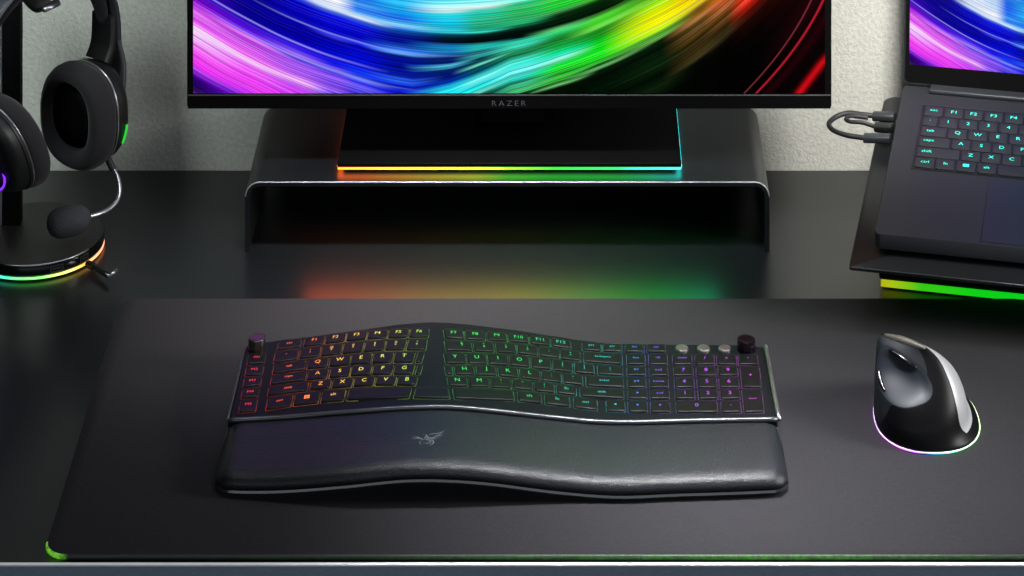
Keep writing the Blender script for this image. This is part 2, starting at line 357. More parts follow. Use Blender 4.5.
# ------------------------------------------------------------------ desk mat
ZM = .004
dm = empty('desk_mat', (0.06, 2.47, 0), 'large charcoal cloth desk mat under the keyboard, edged with a thin green glow', 'desk mat')
out = rrect(-.402, 2.2685, .53, 2.671, .018, 10)
ins = rrect(-.4012, 2.2693, .5292, 2.6702, .0175, 10)
MB().rings([[Vector((p.x, p.y, .0002)) for p in ins], [Vector((p.x, p.y, ZM - .0006)) for p in out], [Vector((p.x, p.y, ZM)) for p in ins]]).make('cloth_pad', M_mat, dm, autos=60)
g = (rgb(150, 230, 60), rgb(60, 170, 30))
M_matled = glow_pos('mat_edge_light', [(-.42, rgb(150, 235, 70)), (-.388, rgb(120, 220, 60)), (-.383, rgb(4, 14, 4)), (-.30, rgb(3, 12, 4)), (-.15, rgb(12, 40, 10)), (.05, rgb(40, 110, 25)), (.15, rgb(60, 150, 30)), (.25, rgb(45, 110, 25)), (.35, rgb(20, 60, 15)), (.53, rgb(10, 60, 15))], -.42, .53, .65, noise=(260, .38, .62, .25))
strip = []
for p, q in zip(rrect(-.4027, 2.2678, .5307, 2.6717, .0185, 10), rrect(-.4012, 2.2693, .529, 2.6702, .0175, 10)):
    strip.append((p, q))
n = len(strip); idx = [i for i in range(n) if strip[i][0].y < 2.2868]
v = []; f = []
order = sorted(idx, key=lambda i: (i + 11) % n)       # from the left front corner along the front
front = [i for i in range(33, 44)] + [i for i in range(0, 11)]
pl = [strip[i] for i in front]
dense = []
for (a, b), (c, d) in zip(pl, pl[1:]):
    k = max(1, int((c - a).length / .02))
    for j in range(k): dense.append((a.lerp(c, j/k), b.lerp(d, j/k)))
dense.append(pl[-1])
for a, b in dense:
    v += [Vector((b.x, b.y, .0005)), Vector((a.x, a.y, .0009)), Vector((a.x, a.y, ZM - .0004)), Vector((b.x, b.y, ZM + .0002))]
mb = MB(); mb.rings([[v[i*4 + j] for j in range(4)] for i in range(len(dense))]); mb.make('edge_light', M_matled, dm, label='green glowing edging')

# ------------------------------------------------------------------ monitor riser
rs = empty('monitor_riser', (-.055, 2.85, 0), 'low black metal riser shelf bent down at both ends, carrying the monitor', 'monitor riser')
x0, x1 = (245 - VX) * 2.767 / F, (769.5 - VX) * 2.767 / F
ZR, T = .066, .0042
def shell(ins, z_in=0):
    R = .014 - ins
    pts = [(x0 + ins, 0)]
    for k in range(9):
        a = math.radians(180 - 90*k/8); pts.append((x0 + ins + R + R*math.cos(a), ZR - ins - R + R*math.sin(a)))
    for k in range(9):
        a = math.radians(90 - 90*k/8); pts.append((x1 - ins - R + R*math.cos(a), ZR - ins - R + R*math.sin(a)))
    pts.append((x1 - ins, 0)); return pts
o_, i_ = shell(0), shell(T)
def band(y0, y1, a, b):
    n = len(a); vs = []
    for y in (y0, y1):
        vs += [(p[0], y, p[1]) for p in a] + [(p[0], y, p[1]) for p in b]
    fs = []
    for i in range(n - 1):
        fs += [(i, n+i, n+i+1, i+1), (2*n+i, 2*n+i+1, 3*n+i+1, 3*n+i), (i, i+1, 2*n+i+1, 2*n+i), (n+i, 3*n+i, 3*n+i+1, n+i+1)]
    fs += [(0, 2*n, 3*n, n), (n-1, 2*n-1, 4*n-1, 3*n-1)]
    return vs, fs
vs, fs = band(2.7672, 2.932, o_, i_); make('bent_shelf', vs, fs, M_riser, rs, autos=50)
MB().tube([(a_, 2.7672, c_) for a_, c_ in shell(.0004) if c_ > .04], .0006, 8).make('front_edge_highlight', M_riseredge, rs, label='thin bright line standing in for the front edge highlight')  # bright bead puts the edge highlight into shape and colour
MB().box((x0 + .02, 2.922, .012), (x1 - .02, 2.928, ZR - T)).make('back_panel', M_blkdark, rs, flat=True)
LED = [(-.23, rgb(255, 90, 20)), (-.19, rgb(250, 120, 20)), (-.13, rgb(225, 190, 20)), (-.085, rgb(215, 235, 20)), (-.055, rgb(90, 240, 10)), (-.01, rgb(20, 225, 20)), (.05, rgb(20, 215, 60)), (.085, rgb(30, 215, 150)), (.112, rgb(40, 205, 200))]
M_under = glow_pos('added_under_glow', [(-.27, rgb(250, 95, 60)), (-.2, rgb(250, 125, 70)), (-.12, rgb(235, 185, 90)), (-.04, rgb(225, 215, 80)), (.03, rgb(130, 225, 80)), (.08, rgb(30, 215, 60)), (.13, rgb(10, 200, 120)), (.16, rgb(20, 190, 160))], -.27, .16, 24.0)
lx0, lx1 = -.245, .145
# unseen light bar and rear shield added to tint the desk in front
ch = MB(); prof = [(2.7900, ZR-T), (2.7900, ZR-T-.0085), (2.7915, ZR-T-.0085), (2.7915, ZR-T)]
ch.rings([[Vector((x, a, b)) for a, b in prof] for x in (lx0, lx1)]).make('light_shield', M_blkdark, rs, flat=True)
sb = MB(); sb.box((lx0, 2.7835, ZR-T-.0016), (lx1, 2.7898, ZR-T))
sb.make('added_glow_strip', M_under, rs, flat=True, label='added unseen rainbow strip that tints the desk below')

# ------------------------------------------------------------------ monitor
mo = empty('monitor', (-.055, 2.85, ZR), 'large flat monitor with a black bezel showing a rainbow swirl, standing on the riser', 'monitor')
YM = 2.80; s = F / YM
mx0, mx1 = (187 - VX) / s, (831.5 - VX) / s
mz0 = HC - (108.5 - VY) / s; mz1 = mz0 + .375
sx0, sx1 = (193.2 - VX) / s, (825 - VX) / s
sz0 = HC - (93.2 - VY) / s; sz1 = sz0 + (sx1 - sx0) * .5625
fr = rrect(mx0, mz0, mx1, mz1, .003, 4)
MB().rings([[Vector((p.x, YM, p.y)) for p in fr], [Vector((p.x, YM + .012, p.y)) for p in fr]]).make('housing', M_blkdark, mo, bevel=.0008)
MB().box((-.30, YM + .012, mz0 + .03), (.19, YM + .035, mz1 - .04)).make('rear_cover', M_blkdark, mo, bevel=.008, seg=4)
fv = []; ff = []
inner = [(sx0, sz0), (sx1, sz0), (sx1, sz1), (sx0, sz1)]
make('screen', [(sx0, YM - .0004, sz0), (sx1, YM - .0004, sz0), (sx1, YM - .0004, sz1), (sx0, YM - .0004, sz1)], [(0, 1, 2, 3)], M_screen, mo, flat=True,
     uvs=[(0, 0), (1, 0), (1, .5625), (0, .5625)], label='lit screen with sweeping streaks from pink and blue through green and yellow to red')
zc = HC - (95.2 - VY) / s
MB().box((mx0 + .001, YM - .0012, mz0 + .0003), (mx1 - .001, YM + .001, zc)).make('chin', M_blkdark, mo, bevel=.0003)
MB().box((mx0 + .001, YM - .0014, zc), (mx1 - .001, YM - .0002, zc + .0007)).make('chin_seam', mat('chin_seam_grey', rgb(92, 95, 98), rough=.4, metal=.4), mo, flat=True, label='thin grey seam above the chin')
# text helper
_tc = {}
def text_mesh(sx, size, space=1.0):
    key = (sx, space)
    if key not in _tc:
        cu = bpy.data.curves.new('txt', 'FONT'); cu.body = sx; cu.size = 1.0; cu.align_x = 'CENTER'; cu.align_y = 'CENTER'; cu.resolution_u = 2; cu.space_character = space; cu.space_line = .85
        ob = bpy.data.objects.new('txt', cu); COL.objects.link(ob)
        me = bpy.data.meshes.new_from_object(ob.evaluated_get(bpy.context.evaluated_depsgraph_get()))
        vv = [v.co.copy() for v in me.vertices]; pp = [tuple(p.vertices) for p in me.polygons]
        if vv:
            cx = (min(v.x for v in vv) + max(v.x for v in vv)) / 2; cy = (min(v.y for v in vv) + max(v.y for v in vv)) / 2
            vv = [Vector((v.x - cx, v.y - cy, 0)) for v in vv]
        bpy.data.objects.remove(ob); bpy.data.meshes.remove(me); bpy.data.curves.remove(cu)
        _tc[key] = (vv, pp)
    vv, pp = _tc[key]
    return [v * size for v in vv], pp
vv, pp = text_mesh('RAZER', .0078, 1.5)
tp = at(509, 102.5, YM)
make('brand_lettering', [(tp.x + p.x*1.05, YM - .0016, tp.z + p.y * .95) for p in vv], pp, M_bezelprint, mo, flat=True, label='small grey lettering on the chin')
# foot: black slab floating on a ring of light
fx0, fx1, fy0, fy1 = (337.3 - VX) * 2.785 / F, (681.5 - VX) * 2.785 / F, 2.7850, 2.928
MB().box((fx0, fy0, ZR + .0055), (fx1, fy1, ZR + .0095)).make('foot_plate', M_blkdark, mo, bevel=.0005, label='wide black foot plate')
MB().box((fx0 + .006, fy0 + .006, ZR + .0003), (fx1 - .006, fy1 - .002, ZR + .0055)).make('foot_pad', M_blkdark, mo, flat=True)
M_footled = glow_pos('foot_light', LED, -.23, .112, 7)
ls = MB()
ls.box((fx0 + .0005, fy0 + .0004, ZR + .0034), (fx1 - .0005, fy0 + .004, ZR + .0056))
ls.box((fx0 - .0004, fy0 + .004, ZR + .0040), (fx0 + .004, fy1 - .004, ZR + .0056))
ls.box((fx1 - .004, fy0 + .004, ZR + .0040), (fx1 + .0004, fy1 - .004, ZR + .0056))
ls.make('foot_light', M_footled, mo, flat=True, label='light strip under the foot running orange, yellow, green, teal')
MB().box((-.085, 2.868, ZR + .0095), (-.020, 2.886, mz0 + .16)).make('stand_column', M_blkdark, mo, bevel=.003)
MB().box((-.105, 2.834, mz0 + .12), (0, 2.870, mz0 + .22)).make('mount', M_blkdark, mo, bevel=.003)

# ------------------------------------------------------------------ keyboard
BUMP = .0155
def bump(Xv):
    c = -.1105
    w = .158 if Xv < c else .150
    t = (Xv - c) / w
    if abs(t) >= 1: return 0
    return BUMP * (.5 + .5 * math.cos(math.pi * t)) ** 1.0
ZK = .0225
def D(Xv, Yv=0): return ZK + bump(Xv)
def hit(px, py, dz=0.0):
    Y = 2.45
    for _ in range(14):
        Xv = (px - VX) * Y / F
        Y = F * (HC - D(Xv) - dz) / (py - VY)
    return Vector(((px - VX) * Y / F, Y, D((px - VX) * Y / F) + dz))
def depth_at(Xv, tab, zf):      # depth of a front/back outline, measured along the curve
    Y = 2.45
    for _ in range(20):
        px = VX + F * Xv / Y
        Y = F * (HC - zf(Xv)) / (smooth_interp(px, tab) - VY)
    return Y
T_back = [(240,345),(262,342.5),(280,339.8),(302,337.3),(330,333.5),(363,329),(399,324),(420,322.2),(437,321.8),(465,323.6),(504,328),(549,334.6),(587,340.5),(615,343.2),(673,344),(762,345)]
T_trim = [(225,420.5),(287,417),(334,413),(370,410.2),(400,408),(437,406.8),(465,408),(504,412),(549,417),(596,421.5),(634,422),(680,420.8),(720,420),(778,419)]
T_front = [(212,478),(244,480.5),(288,480),(346,475.5),(405,469.5),(449,469.5),(493,473),(550,480.5),(611,485.5),(671,483.5),(732,481.5),(786,479)]
kb = empty('keyboard', (-.055, 2.43, ZM), 'black wave-shaped ergonomic keyboard with rainbow-lit keys and a padded palm rest', 'keyboard')
NX = 72
XL, XR = -.2758, .1722
xs = [XL + (XR - XL) * i / NX for i in range(NX + 1)]
def backY(Xv): return depth_at(Xv, T_back, lambda q: D(q))
def trimY(Xv): return depth_at(Xv, T_trim, lambda q: D(q) + .001)
def xedge(i, Yv):   # side margins taper very slightly
    fx = i / NX; base = XL + (XR - XL) * fx
    return base + (-.0016 * (1 - fx) + .003 * fx) * (2.55 - Yv) / .12
def lower(q): return .006 + .96 * bump(q)
NV = 12
rows = []
for j in range(NV + 1):
    r = []
    for i, q in enumerate(xs):
        yb, yt = backY(q), trimY(q)
        Yv = yb + (yt - yb) * j / NV
        cr = .010
        r.append(Vector((xedge(i, Yv), Yv, D(q))))
    rows.append(r)
def corner_trim(rows):   # round the two far corners
    for i in (0, NX):
        rows[0][i].y -= .004
    for i in (1, NX - 1):
        rows[0][i].y -= .0012
corner_trim(rows)
mb = MB()
nxx = NX + 1
topv = [p for r in rows for p in r]; botv = [Vector((p.x, p.y, lower(xs[k % nxx]) )) for k, p in enumerate(topv)]
fs = []
for j in range(NV):
    for i in range(NX):
        a = j * nxx + i; fs.append((a, a + nxx, a + nxx + 1, a + 1))
        b_ = len(topv) + a; fs.append((b_, b_ + 1, b_ + nxx + 1, b_ + nxx))
o = len(topv)
for i in range(NX):
    fs.append((i, i + 1, o + i + 1, o + i)); a = NV * nxx + i; fs.append((a, o + a, o + a + 1, a + 1))
for j in range(NV):
    a = j * nxx; fs.append((a, o + a, o + a + nxx, a + nxx)); a += NX; fs.append((a, a + nxx, o + a + nxx, o + a))
make('deck', topv + botv, fs, M_deck, kb, bevel=.0012, seg=3, autos=45)
# feet so the shell rests on the mat
for q in (-.255, .15):
    for j in (1, NV - 1):
        Yv = backY(q) + (trimY(q) - backY(q)) * j / NV
        MB().box((q - .012, Yv - .004, ZM), (q + .012, Yv + .004, lower(q) + .001)).make('rubber_foot', M_blkdark, kb, bevel=.0005)
# side and front rims
def railpts(i, dz=.0005, off=0):
    return [Vector((r[i].x + off, r[i].y, r[i].z + dz)) for r in rows]
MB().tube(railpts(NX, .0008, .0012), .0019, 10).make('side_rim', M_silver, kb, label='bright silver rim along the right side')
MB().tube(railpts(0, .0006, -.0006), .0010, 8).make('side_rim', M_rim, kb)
MB().tube([Vector((xedge(i, trimY(q)), trimY(q), D(q) + .0008)) for i, q in enumerate(xs)], .0019, 10).make('front_rim', M_rim, kb, label='grey metal rim between keys and palm rest')
# palm rest
frontY = {}
sect = []
PXL, PXR = -.2790, .1768
def psect(q, fx):
    yt = trimY(q) - .0016
    yf = depth_at(q, T_front, lambda a: .0185 + bump(a))
    zt = D(q) - .0005; b_ = bump(q)
    X_ = lambda Yv: (PXL + (PXR - PXL) * fx) + (.0018 * fx - .0012 * (1 - fx)) * (2.43 - Yv) / .07
    L_ = yt - yf
    pf = [(yt, zt - .004), (yt, zt - .0003), (yt - .004, zt + .0004), (yt - L_*.3, zt - .0003), (yt - L_*.6, zt - .0008), (yt - L_*.83, zt - .0014),
          (yf + .0064, zt - .0024), (yf + .0034, zt - .0040), (yf + .0014, zt - .0064), (yf + .0004, zt - .0094), (yf + .0012, zt - .0116), (yf + .004, zt - .0128)]
    return [Vector((X_(a), a, c)) for a, c in pf], yf, X_
def side_round(rings, r=.006, n=5):
    # shrink the end sections so both ends of the pad are rolled too
    return rings
rings = []; base_r = []
NP = 76
for i in range(NP + 1):
    fx = i / NP
    q = xs[0] + (xs[-1] - xs[0]) * fx
    pr, yf, X_ = psect(q, fx)
    e = min(fx, 1 - fx) * (PXR - PXL)          # distance from the nearer end
    k = max(0, 1 - e / .012)
    drop = .0075 * k ** 2.2; pull = .010 * k ** 2.5
    rr = []
    for m_, p in enumerate(pr):
        w_ = (m_ >= 5)
        zz = p.z
        if 1 <= m_ <= 9: zz = max(p.z - drop, pr[10].z + .0006 * (10 - m_))
        t_ = (pr[0].y - p.y) / (pr[0].y - pr[9].y)
        rr.append(Vector((p.x, p.y + pull * max(0, t_ - .5) * 2, zz)))
    rings.append(rr)
    base_r.append([Vector((rr[10].x, rr[10].y - .0004, rr[10].z - .0006)), Vector((rr[10].x, rr[10].y - .0012, rr[10].z - .0022)), Vector((rr[10].x, rr[10].y + .0004, max(ZM + .0012 + bump(q)*.97, rr[10].z - .0046))),
                   Vector((rr[10].x, rr[10].y + .012, max(ZM + .0008 + bump(q)*.97, rr[10].z - .0056))), Vector((rr[0].x, rr[0].y, max(ZM + .0008 + bump(q)*.97, rr[10].z - .0050))), Vector((rr[0].x, rr[0].y, rr[10].z - .0006))])
palm = MB().rings(rings).make('palm_rest', M_leather, kb, autos=60, label='padded dark leatherette palm rest')
MB().rings(base_r).make('palm_rest_base', M_leathercore, kb, autos=50, label='glossy black base rail under the palm rest')
# emblem of three entwined snakes, line work printed on the palm rest
def palm_z(Xv, Yv):
    q = Xv; yt = trimY(q) - .0016; yf = depth_at(q, T_front, lambda a: .0185 + bump(a)); L_ = yt - yf
    t = (yt - Yv) / L_
    return D(q) - .0005 + interp(t, [(0, 0), (.05, .0004), (.3, -.0003), (.6, -.0008), (.83, -.0014)])
lg = MB()
ex, ey = 427.0, 437.0
strokes = [  # in a unit box, x right y up, with widths
    ([(-.95,.10),(-.70,.18),(-.45,.05),(-.25,-.15),(-.05,-.05)], .09), ([(-.90,-.08),(-.62,-.02),(-.45,-.20)], .06),
    ([(-.28,.42),(-.05,.38),(.02,.12),(.20,.02),(.42,.10),(.62,.28),(.95,.36)], .10), ([(.10,.42),(.35,.55),(.70,.62),(.98,.92)], .09), ([(.45,.30),(.70,.42),(.95,.66)], .06),
    ([(-.05,.30),(-.12,.05),(.02,-.18),(.22,-.30),(.20,-.52),(.02,-.62),(-.20,-.55)], .10), ([(.25,-.18),(.40,-.38),(.36,-.66),(.15,-.88)], .08),
    ([(-.30,-.30),(-.42,-.55),(-.30,-.78)], .06), ([(.02,.0),(.20,-.10),(.42,-.06),(.62,.06)], .07)]
for pts, w in strokes:
    cs = catmull([(a, b, 0) for a, b in pts], 5); vs = []
    for i, p in enumerate(cs):
        t = (cs[min(i+1, len(cs)-1)] - cs[max(i-1, 0)]).normalized(); nn = Vector((-t.y, t.x, 0)); tap = w * .5 * (1 - .85 * abs(2*i/(len(cs)-1) - 1) ** 2)
        for sgn in (1, -1):
            u = p + nn * tap * sgn
            h0 = hit(ex, ey); Xv = h0.x + u.x * .0135; Yv = h0.y + u.y * .0120
            vs.append((Xv, Yv, palm_z(Xv, Yv) + .00025))
    lg.add(vs, [(2*i, 2*i+1, 2*i+3, 2*i+2) for i in range(len(cs)-1)])
lg.make('emblem', M_logo, kb, label='small grey emblem of entwined snakes')

# keys ------------------------------------------------------------
KC = [(-.285, rgb(225, 40, 60)), (-.262, rgb(220, 40, 62)), (-.245, rgb(250, 80, 50)), (-.215, rgb(255, 125, 45)), (-.195, rgb(250, 190, 80)), (-.175, rgb(238, 215, 95)), (-.145, rgb(215, 225, 80)),
      (-.120, rgb(150, 225, 70)), (-.105, rgb(50, 225, 80)), (-.045, rgb(25, 220, 90)), (-.015, rgb(20, 210, 150)), (.02, rgb(30, 215, 205)), (.045, rgb(35, 190, 225)), (.062, rgb(55, 120, 235)), (.078, rgb(110, 60, 225)), (.10, rgb(150, 70, 225)), (.13, rgb(190, 60, 225)), (.165, rgb(215, 80, 215))]
M_legend = glow_pos('key_legend_light', [(p, q) for p, q in KC], -.285, .165, 1.4, ky=0)
M_outline = glow_pos('key_outline_light', [(p, q) for p, q in KC], -.285, .165, .50, noise=(110, .36, .64, .03))
# dimming by position is left to the noise; lower rows shift toward green/cyan
L_tab = [
 [(240,345),(277,342.5),(300,339.5),(341,333.8),(365,331.5),(405,329.5),(425,328.6),(475,331.6),(502,333.5),(525,336),(547,338),(565,340.5),(582,343),(601,344.3),(645,345),(765,345.5)],
 [(240,355),(277,352.5),(315,347.5),(341,344),(365,341.8),(405,339.8),(425,339.6),(475,342.4),(502,343.2),(525,345.4),(547,348),(565,350.3),(582,352.4),(601,353.8),(645,354.6),(765,355)],
 [(240,367),(273.5,365.5),(298,361.6),(327,358),(360,354.5),(381,353),(419,352.6),(475,354),(497,354.8),(512,355.5),(533,357.6),(554,360),(570,362.3),(585,364.3),(618,366.8),(645,367.3),(765,367.3)],
 [(240,378.5),(272.7,376.4),(305,371.8),(329,369.2),(350,367.2),(370,365.6),(389,365),(421,365.2),(448,366),(490,366.8),(511,368),(531,370),(552,372.4),(573,374.8),(592,376.6),(620,378.2),(765,378.2)],
 [(240,390),(270.5,387.2),(305.7,382.7),(327,380.6),(348,378.8),(369,377.4),(389.6,377),(419,377),(469,377.4),(490,378),(507,379.2),(530,381.6),(551,384),(571.6,386.4),(588,388.4),(622,390.2),(765,390.2)],
 [(235,401.5),(267.5,398.4),(308,393),(329,391),(350,389.4),(372,388.1),(393,387.8),(415,388),(447,388.5),(469,389),(490,389.8),(512,391),(533,393),(554,395.4),(575,397.8),(590,399.6),(624,401.4),(765,401.6)],
 [(235,415.5),(265.8,412.6),(291,408.6),(318,405.6),(348,402.8),(381,401),(408,400.6),(450,401.4),(497,402.4),(514,403.4),(542,406),(570,409.4),(598,412.8),(620,414.4),(646,415),(765,415)]]
def Lk(k, px): return smooth_interp(px, L_tab[k])
LEAN = [(240,.20),(300,.22),(350,.25),(423,.31),(433,.0),(443,-.20),(500,-.14),(560,-.07),(620,-.04),(680,-.06),(760,-.12)]
key_list = []   # (name, row_top, row_bottom, x left, x right, legend, legend size)
def K(k0, k1, xa, xb, leg='', size=1.0, name='keycap', lx=None): key_list.append((name, k0, k1, xa, xb, leg, size, lx))
w = 21.3
# function row
K(0,1,277,301.5,'esc',.62)
for i, cx in enumerate((314,335.5,356.5,377.5,398.3,419.3)): K(0,1,cx-10.6,cx+10.6,'F%d' % (i+1),.85)
for i, cx in enumerate((454,475.5,497,518.6,540,561)): K(0,1,cx-10.8,cx+10.8,'F%d' % (i+7),.85)
for cx, t_ in ((591.5,'prt'),(612.5,'scr'),(634.6,'ins'),(656,'del')): K(0,1,cx-10.5,cx+10.5,t_,.6)
# number row
K(1,2,273.5,298.5,'~\n`',.7)
for i, cx in enumerate((310,331.5,353,374.5,395.6,416.9)): K(1,2,cx-10.6,cx+10.6,'!@#$%^'[i]+'\n'+'123456'[i],.75)
for i, cx in enumerate((462,484,506,527.5,549.3,570.6)): K(1,2,cx-10.9-(7 if i == 0 else 0),cx+10.8,'&*()_+'[i]+'\n'+'7890-='[i],.75, lx=cx)
K(1,2,582.5,623.3,'backspace',.5)
# top letter row
K(2,3,272.5,305.5,'tab',.62)
for t_, cx in zip('QWERT', (317.5,339.7,361,382.7,404)): K(2,3,cx-10.7,cx+(10.7 if t_ != 'T' else 10.8),t_)
K(2,3,415.3,424.0,'')
for t_, cx in zip('YUIOP', (456,477,498,519.5,541)): K(2,3,cx-(10.7 if t_ != 'Y' else 12.5),cx+10.7,t_)
for t_, cx in (('{\n[',562.7),('}\n]',584.3)): K(2,3,cx-10.7,cx+10.7,t_,.75)
K(2,3,596.5,623.8,'|\n\\',.75)
# home row
K(3,4,270.3,306.3,'caps',.6)
for t_, cx in zip('ASDFG', (317.5,339.7,361,382.7,404)): K(3,4,cx-10.7,cx+10.7,t_)
K(3,4,415.2,422.5,'')
K(3,4,444.0,453.6,'')
for t_, cx in zip('HJKL', (464.5,486.3,508.2,530)): K(3,4,cx-10.7,cx+10.7,t_)
for t_, cx in ((':\n;',551.6),('"\n\'',573)): K(3,4,cx-10.7,cx+10.7,t_,.75)
K(3,4,585,624.3,'enter',.6)
# lower letter row
K(4,5,267.5,308.3,'shift',.6)
for t_, cx in zip('ZXCVB', (320.3,342.3,364,385.6,407)): K(4,5,cx-10.8,cx+10.8,t_)
for t_, cx in zip('NM', (457.5,479.3)): K(4,5,cx-10.8,cx+10.8,t_)
for t_, cx in (('<\n,',501),('>\n.',522.7),('?\n/',544.4)): K(4,5,cx-10.8,cx+10.8,t_,.75)
K(4,5,555.6,577.3,'fn',.75)
K(4,5,579,624.8,'shift',.6)
# bottom row
K(5,6,266,292.5,'ctrl',.6); K(5,6,293.5,319.8,'win',.8); K(5,6,320.8,345.5,'alt',.75)
K(5,6,347.3,411.3,'',1,'space_bar'); K(5,6,413.3,450.3,'',1,'space_bar'); K(5,6,452.5,514.8,'',1,'space_bar')
K(5,6,516.8,542.4,'alt',.75); K(5,6,543.8,570.8,'fn',.7); K(5,6,572.6,598.3,'ctrl',.6)
K(5,6,605.2,626,'<',.9); K(4,5,627,648,'^',.9); K(5,6,627,648.2,'v',.9); K(5,6,649.4,671,'>',.9)
K(4,5,649,670.4,'end',.6)
for k, (a, b_) in zip((1,2,3), (('hm','up'),('pu','end'),('pd','home'))):
    K(k,k+1,625.3+k*.3,645.9+k*.35,a,.62); K(k,k+1,647.2+k*.4,668+k*.45,b_,.62)
# number pad
for cx, t_ in ((682.3,'num'),(704.8,'/'),(726.6,'*'),(748,'-')): K(1,2,cx-10.8,cx+10.8,t_,.65 if len(t_) > 1 else .95)
for k, (cs, tt) in zip((2,3,4), (((683.4,706,728),'789'),((684.2,707,729),'456'),((685,708,730),'123'))):
    for cx, t_ in zip(cs, tt): K(k,k+1,cx-10.9,cx+10.9,t_)
K(2,4,740,761.5,'+',.9); K(4,6,742,764,'enter',.45)
K(5,6,675.2,718.4,'0'); K(5,6,720,742,'.',1.2)
# macro column
for k in range(1, 6): K(k,k+1,246.8-(k-1)*2.0,266.2-(k-1)*2.2-0.0,'M%d' % k,.7,'macro_key')

def keyquad(k0, k1, xa, xb):
    xm = (xa + xb) / 2
    yc = (Lk(k0, xm) + Lk(k1, xm)) / 2
    q = []
    for xe, k in ((xa, k1), (xb, k1), (xb, k0), (xa, k0)):
        x = xe
        for _ in range(3):
            y = Lk(k, x); x = xe + interp(xe, LEAN) * (yc - y)
        q.append(hit(x, Lk(k, x)))
    return q
def bil(q, s, t):
    a = q[0].lerp(q[1], (s + 1) / 2); b = q[3].lerp(q[2], (s + 1) / 2); p = a.lerp(b, (t + 1) / 2)
    return Vector((p.x, p.y, D(p.x)))
ol = MB()
KH = .0019
for name, k0, k1, xa, xb, leg, size, lx in key_list:
    q = keyquad(k0, k1, xa, xb)
    if name == 'macro_key': pass
    wd = ((q[1] - q[0]).length + (q[2] - q[3]).length) / 2; dp = ((q[3] - q[0]).length + (q[2] - q[1]).length) / 2
    gx = .0021 / wd * 2; gy = .0034 / dp * 2
    s0 = 1 - gx / 2
    tN, tF = -1 + gy * .62, 1 - gy * .40
    tc_, th = (tN + tF) / 2, (tF - tN) / 2
    rc = .0016
    def ring(dx, dz, ddy=None):
        sx = s0 - dx / wd * 2; sy = th - (ddy if ddy is not None else dx) / dp * 2; out = []
        for cx, cy, a0 in ((1, -1, -90), (1, 1, 0), (-1, 1, 90), (-1, -1, 180)):
            for k in range(4):
                a = math.radians(a0 + 30 * k)
                rx, ry = rc / wd * 2, rc / dp * 2
                u = cx * (sx - rx) + rx * math.cos(a); v_ = cy * (sy - ry) + ry * math.sin(a)
                p = bil(q, u, tc_ + v_); out.append(p + Vector((0, 0, dz)))
        return out
    R = [ring(0, .0002), ring(.0001, KH - .0006), ring(.0005, KH), ring(.0013, KH + .0001), ring(min(wd, dp) * .30, KH - .0003)]
    org = bil(q, 0, tc_)
    kc = MB().rings(R, True, True, True).make(name, M_key, kb, origin=org, autos=70)
    # thin light-leak line round the skirt
    a_, b_ = ring(-.0001, .00035), ring(-.00050, .00035)
    nn = len(a_)
    ol.add(a_ + b_, [(i, (i+1) % nn, nn + (i+1) % nn, nn + i) for i in range(nn)])
    if leg:
        if leg == 'win':
            vv, pp = [], []
            for cx, cy in ((-.3,-.3),(.3,-.3),(.3,.3),(-.3,.3)):
                b0 = len(vv); vv += [Vector((cx+a*.25, cy+b*.25, 0)) for a, b in ((-1,-1),(1,-1),(1,1),(-1,1))]; pp.append((b0, b0+1, b0+2, b0+3))
            vv = [p * .0042 for p in vv]
        elif leg in '<>^v' and len(leg) == 1 and k0 >= 4:
            ang = {'>': 0, '^': 90, '<': 180, 'v': 270}[leg]; vv = [Vector((math.cos(math.radians(ang + a)), math.sin(math.radians(ang + a)), 0)) * .0014 for a in (0, 120, 240)]; pp = [(0, 1, 2)]
        else:
            vv, pp = text_mesh(leg, .0064 * size * (1.0 if '\n' not in leg else .72), 1.05)
        L0 = bil(q, ((lx - xa) / (xb - xa) * 2 - 1) if lx else 0, tc_ + (.12 if name != 'x' else 0))
        ux = (q[1] - q[0]).normalized(); uy = (q[3] - q[0]).normalized()
        pts = []
        for p in vv:
            w_ = L0 + ux * p.x + uy * p.y * 1.15
            pts.append(Vector((w_.x, w_.y, D(w_.x) + KH + .00018)))
        if pts:
            make('legend', pts, pp, M_legend, kc, origin=org, flat=True)
ol.make('backlight', M_outline, kb, flat=True, label='thin rainbow light around the keycaps')

# control dials and round buttons
def cyl(cx, cy, z0, r, h, bev, n=32):
    rr = [(r, 0), (r, h - bev), (r - bev * .3, h - bev * .3), (r - bev, h), (r * .45, h - .0002)]
    return MB().rings([[Vector((cx + a * math.cos(t), cy + a * math.sin(t), z0 + z)) for t in [2*math.pi*k/n for k in range(n)]] for a, z in rr])
h0 = hit(256.5, 352.5); cyl(h0.x, h0.y + .004, h0.z, .0073, .0115, .0012).make('control_dial', mat('dial_metal', rgb(95, 85, 84), rough=.25, metal=.9), kb, autos=40, label='dark metal dial at the far left corner')
h0 = hit(746.5, 352.5); cyl(h0.x, h0.y + .004, h0.z, .0078, .0105, .0012).make('control_dial', mat('dial_dark_metal', rgb(50, 42, 50), rough=.22, metal=.9), kb, autos=40, label='black metal dial at the far right corner')
for px in (681.8, 703.5, 724.8):
    h0 = hit(px, 351.5); cyl(h0.x, h0.y + .002, h0.z, .0057, .0026, .0010).make('media_button', M_silver, kb, autos=40, label='round silver button')

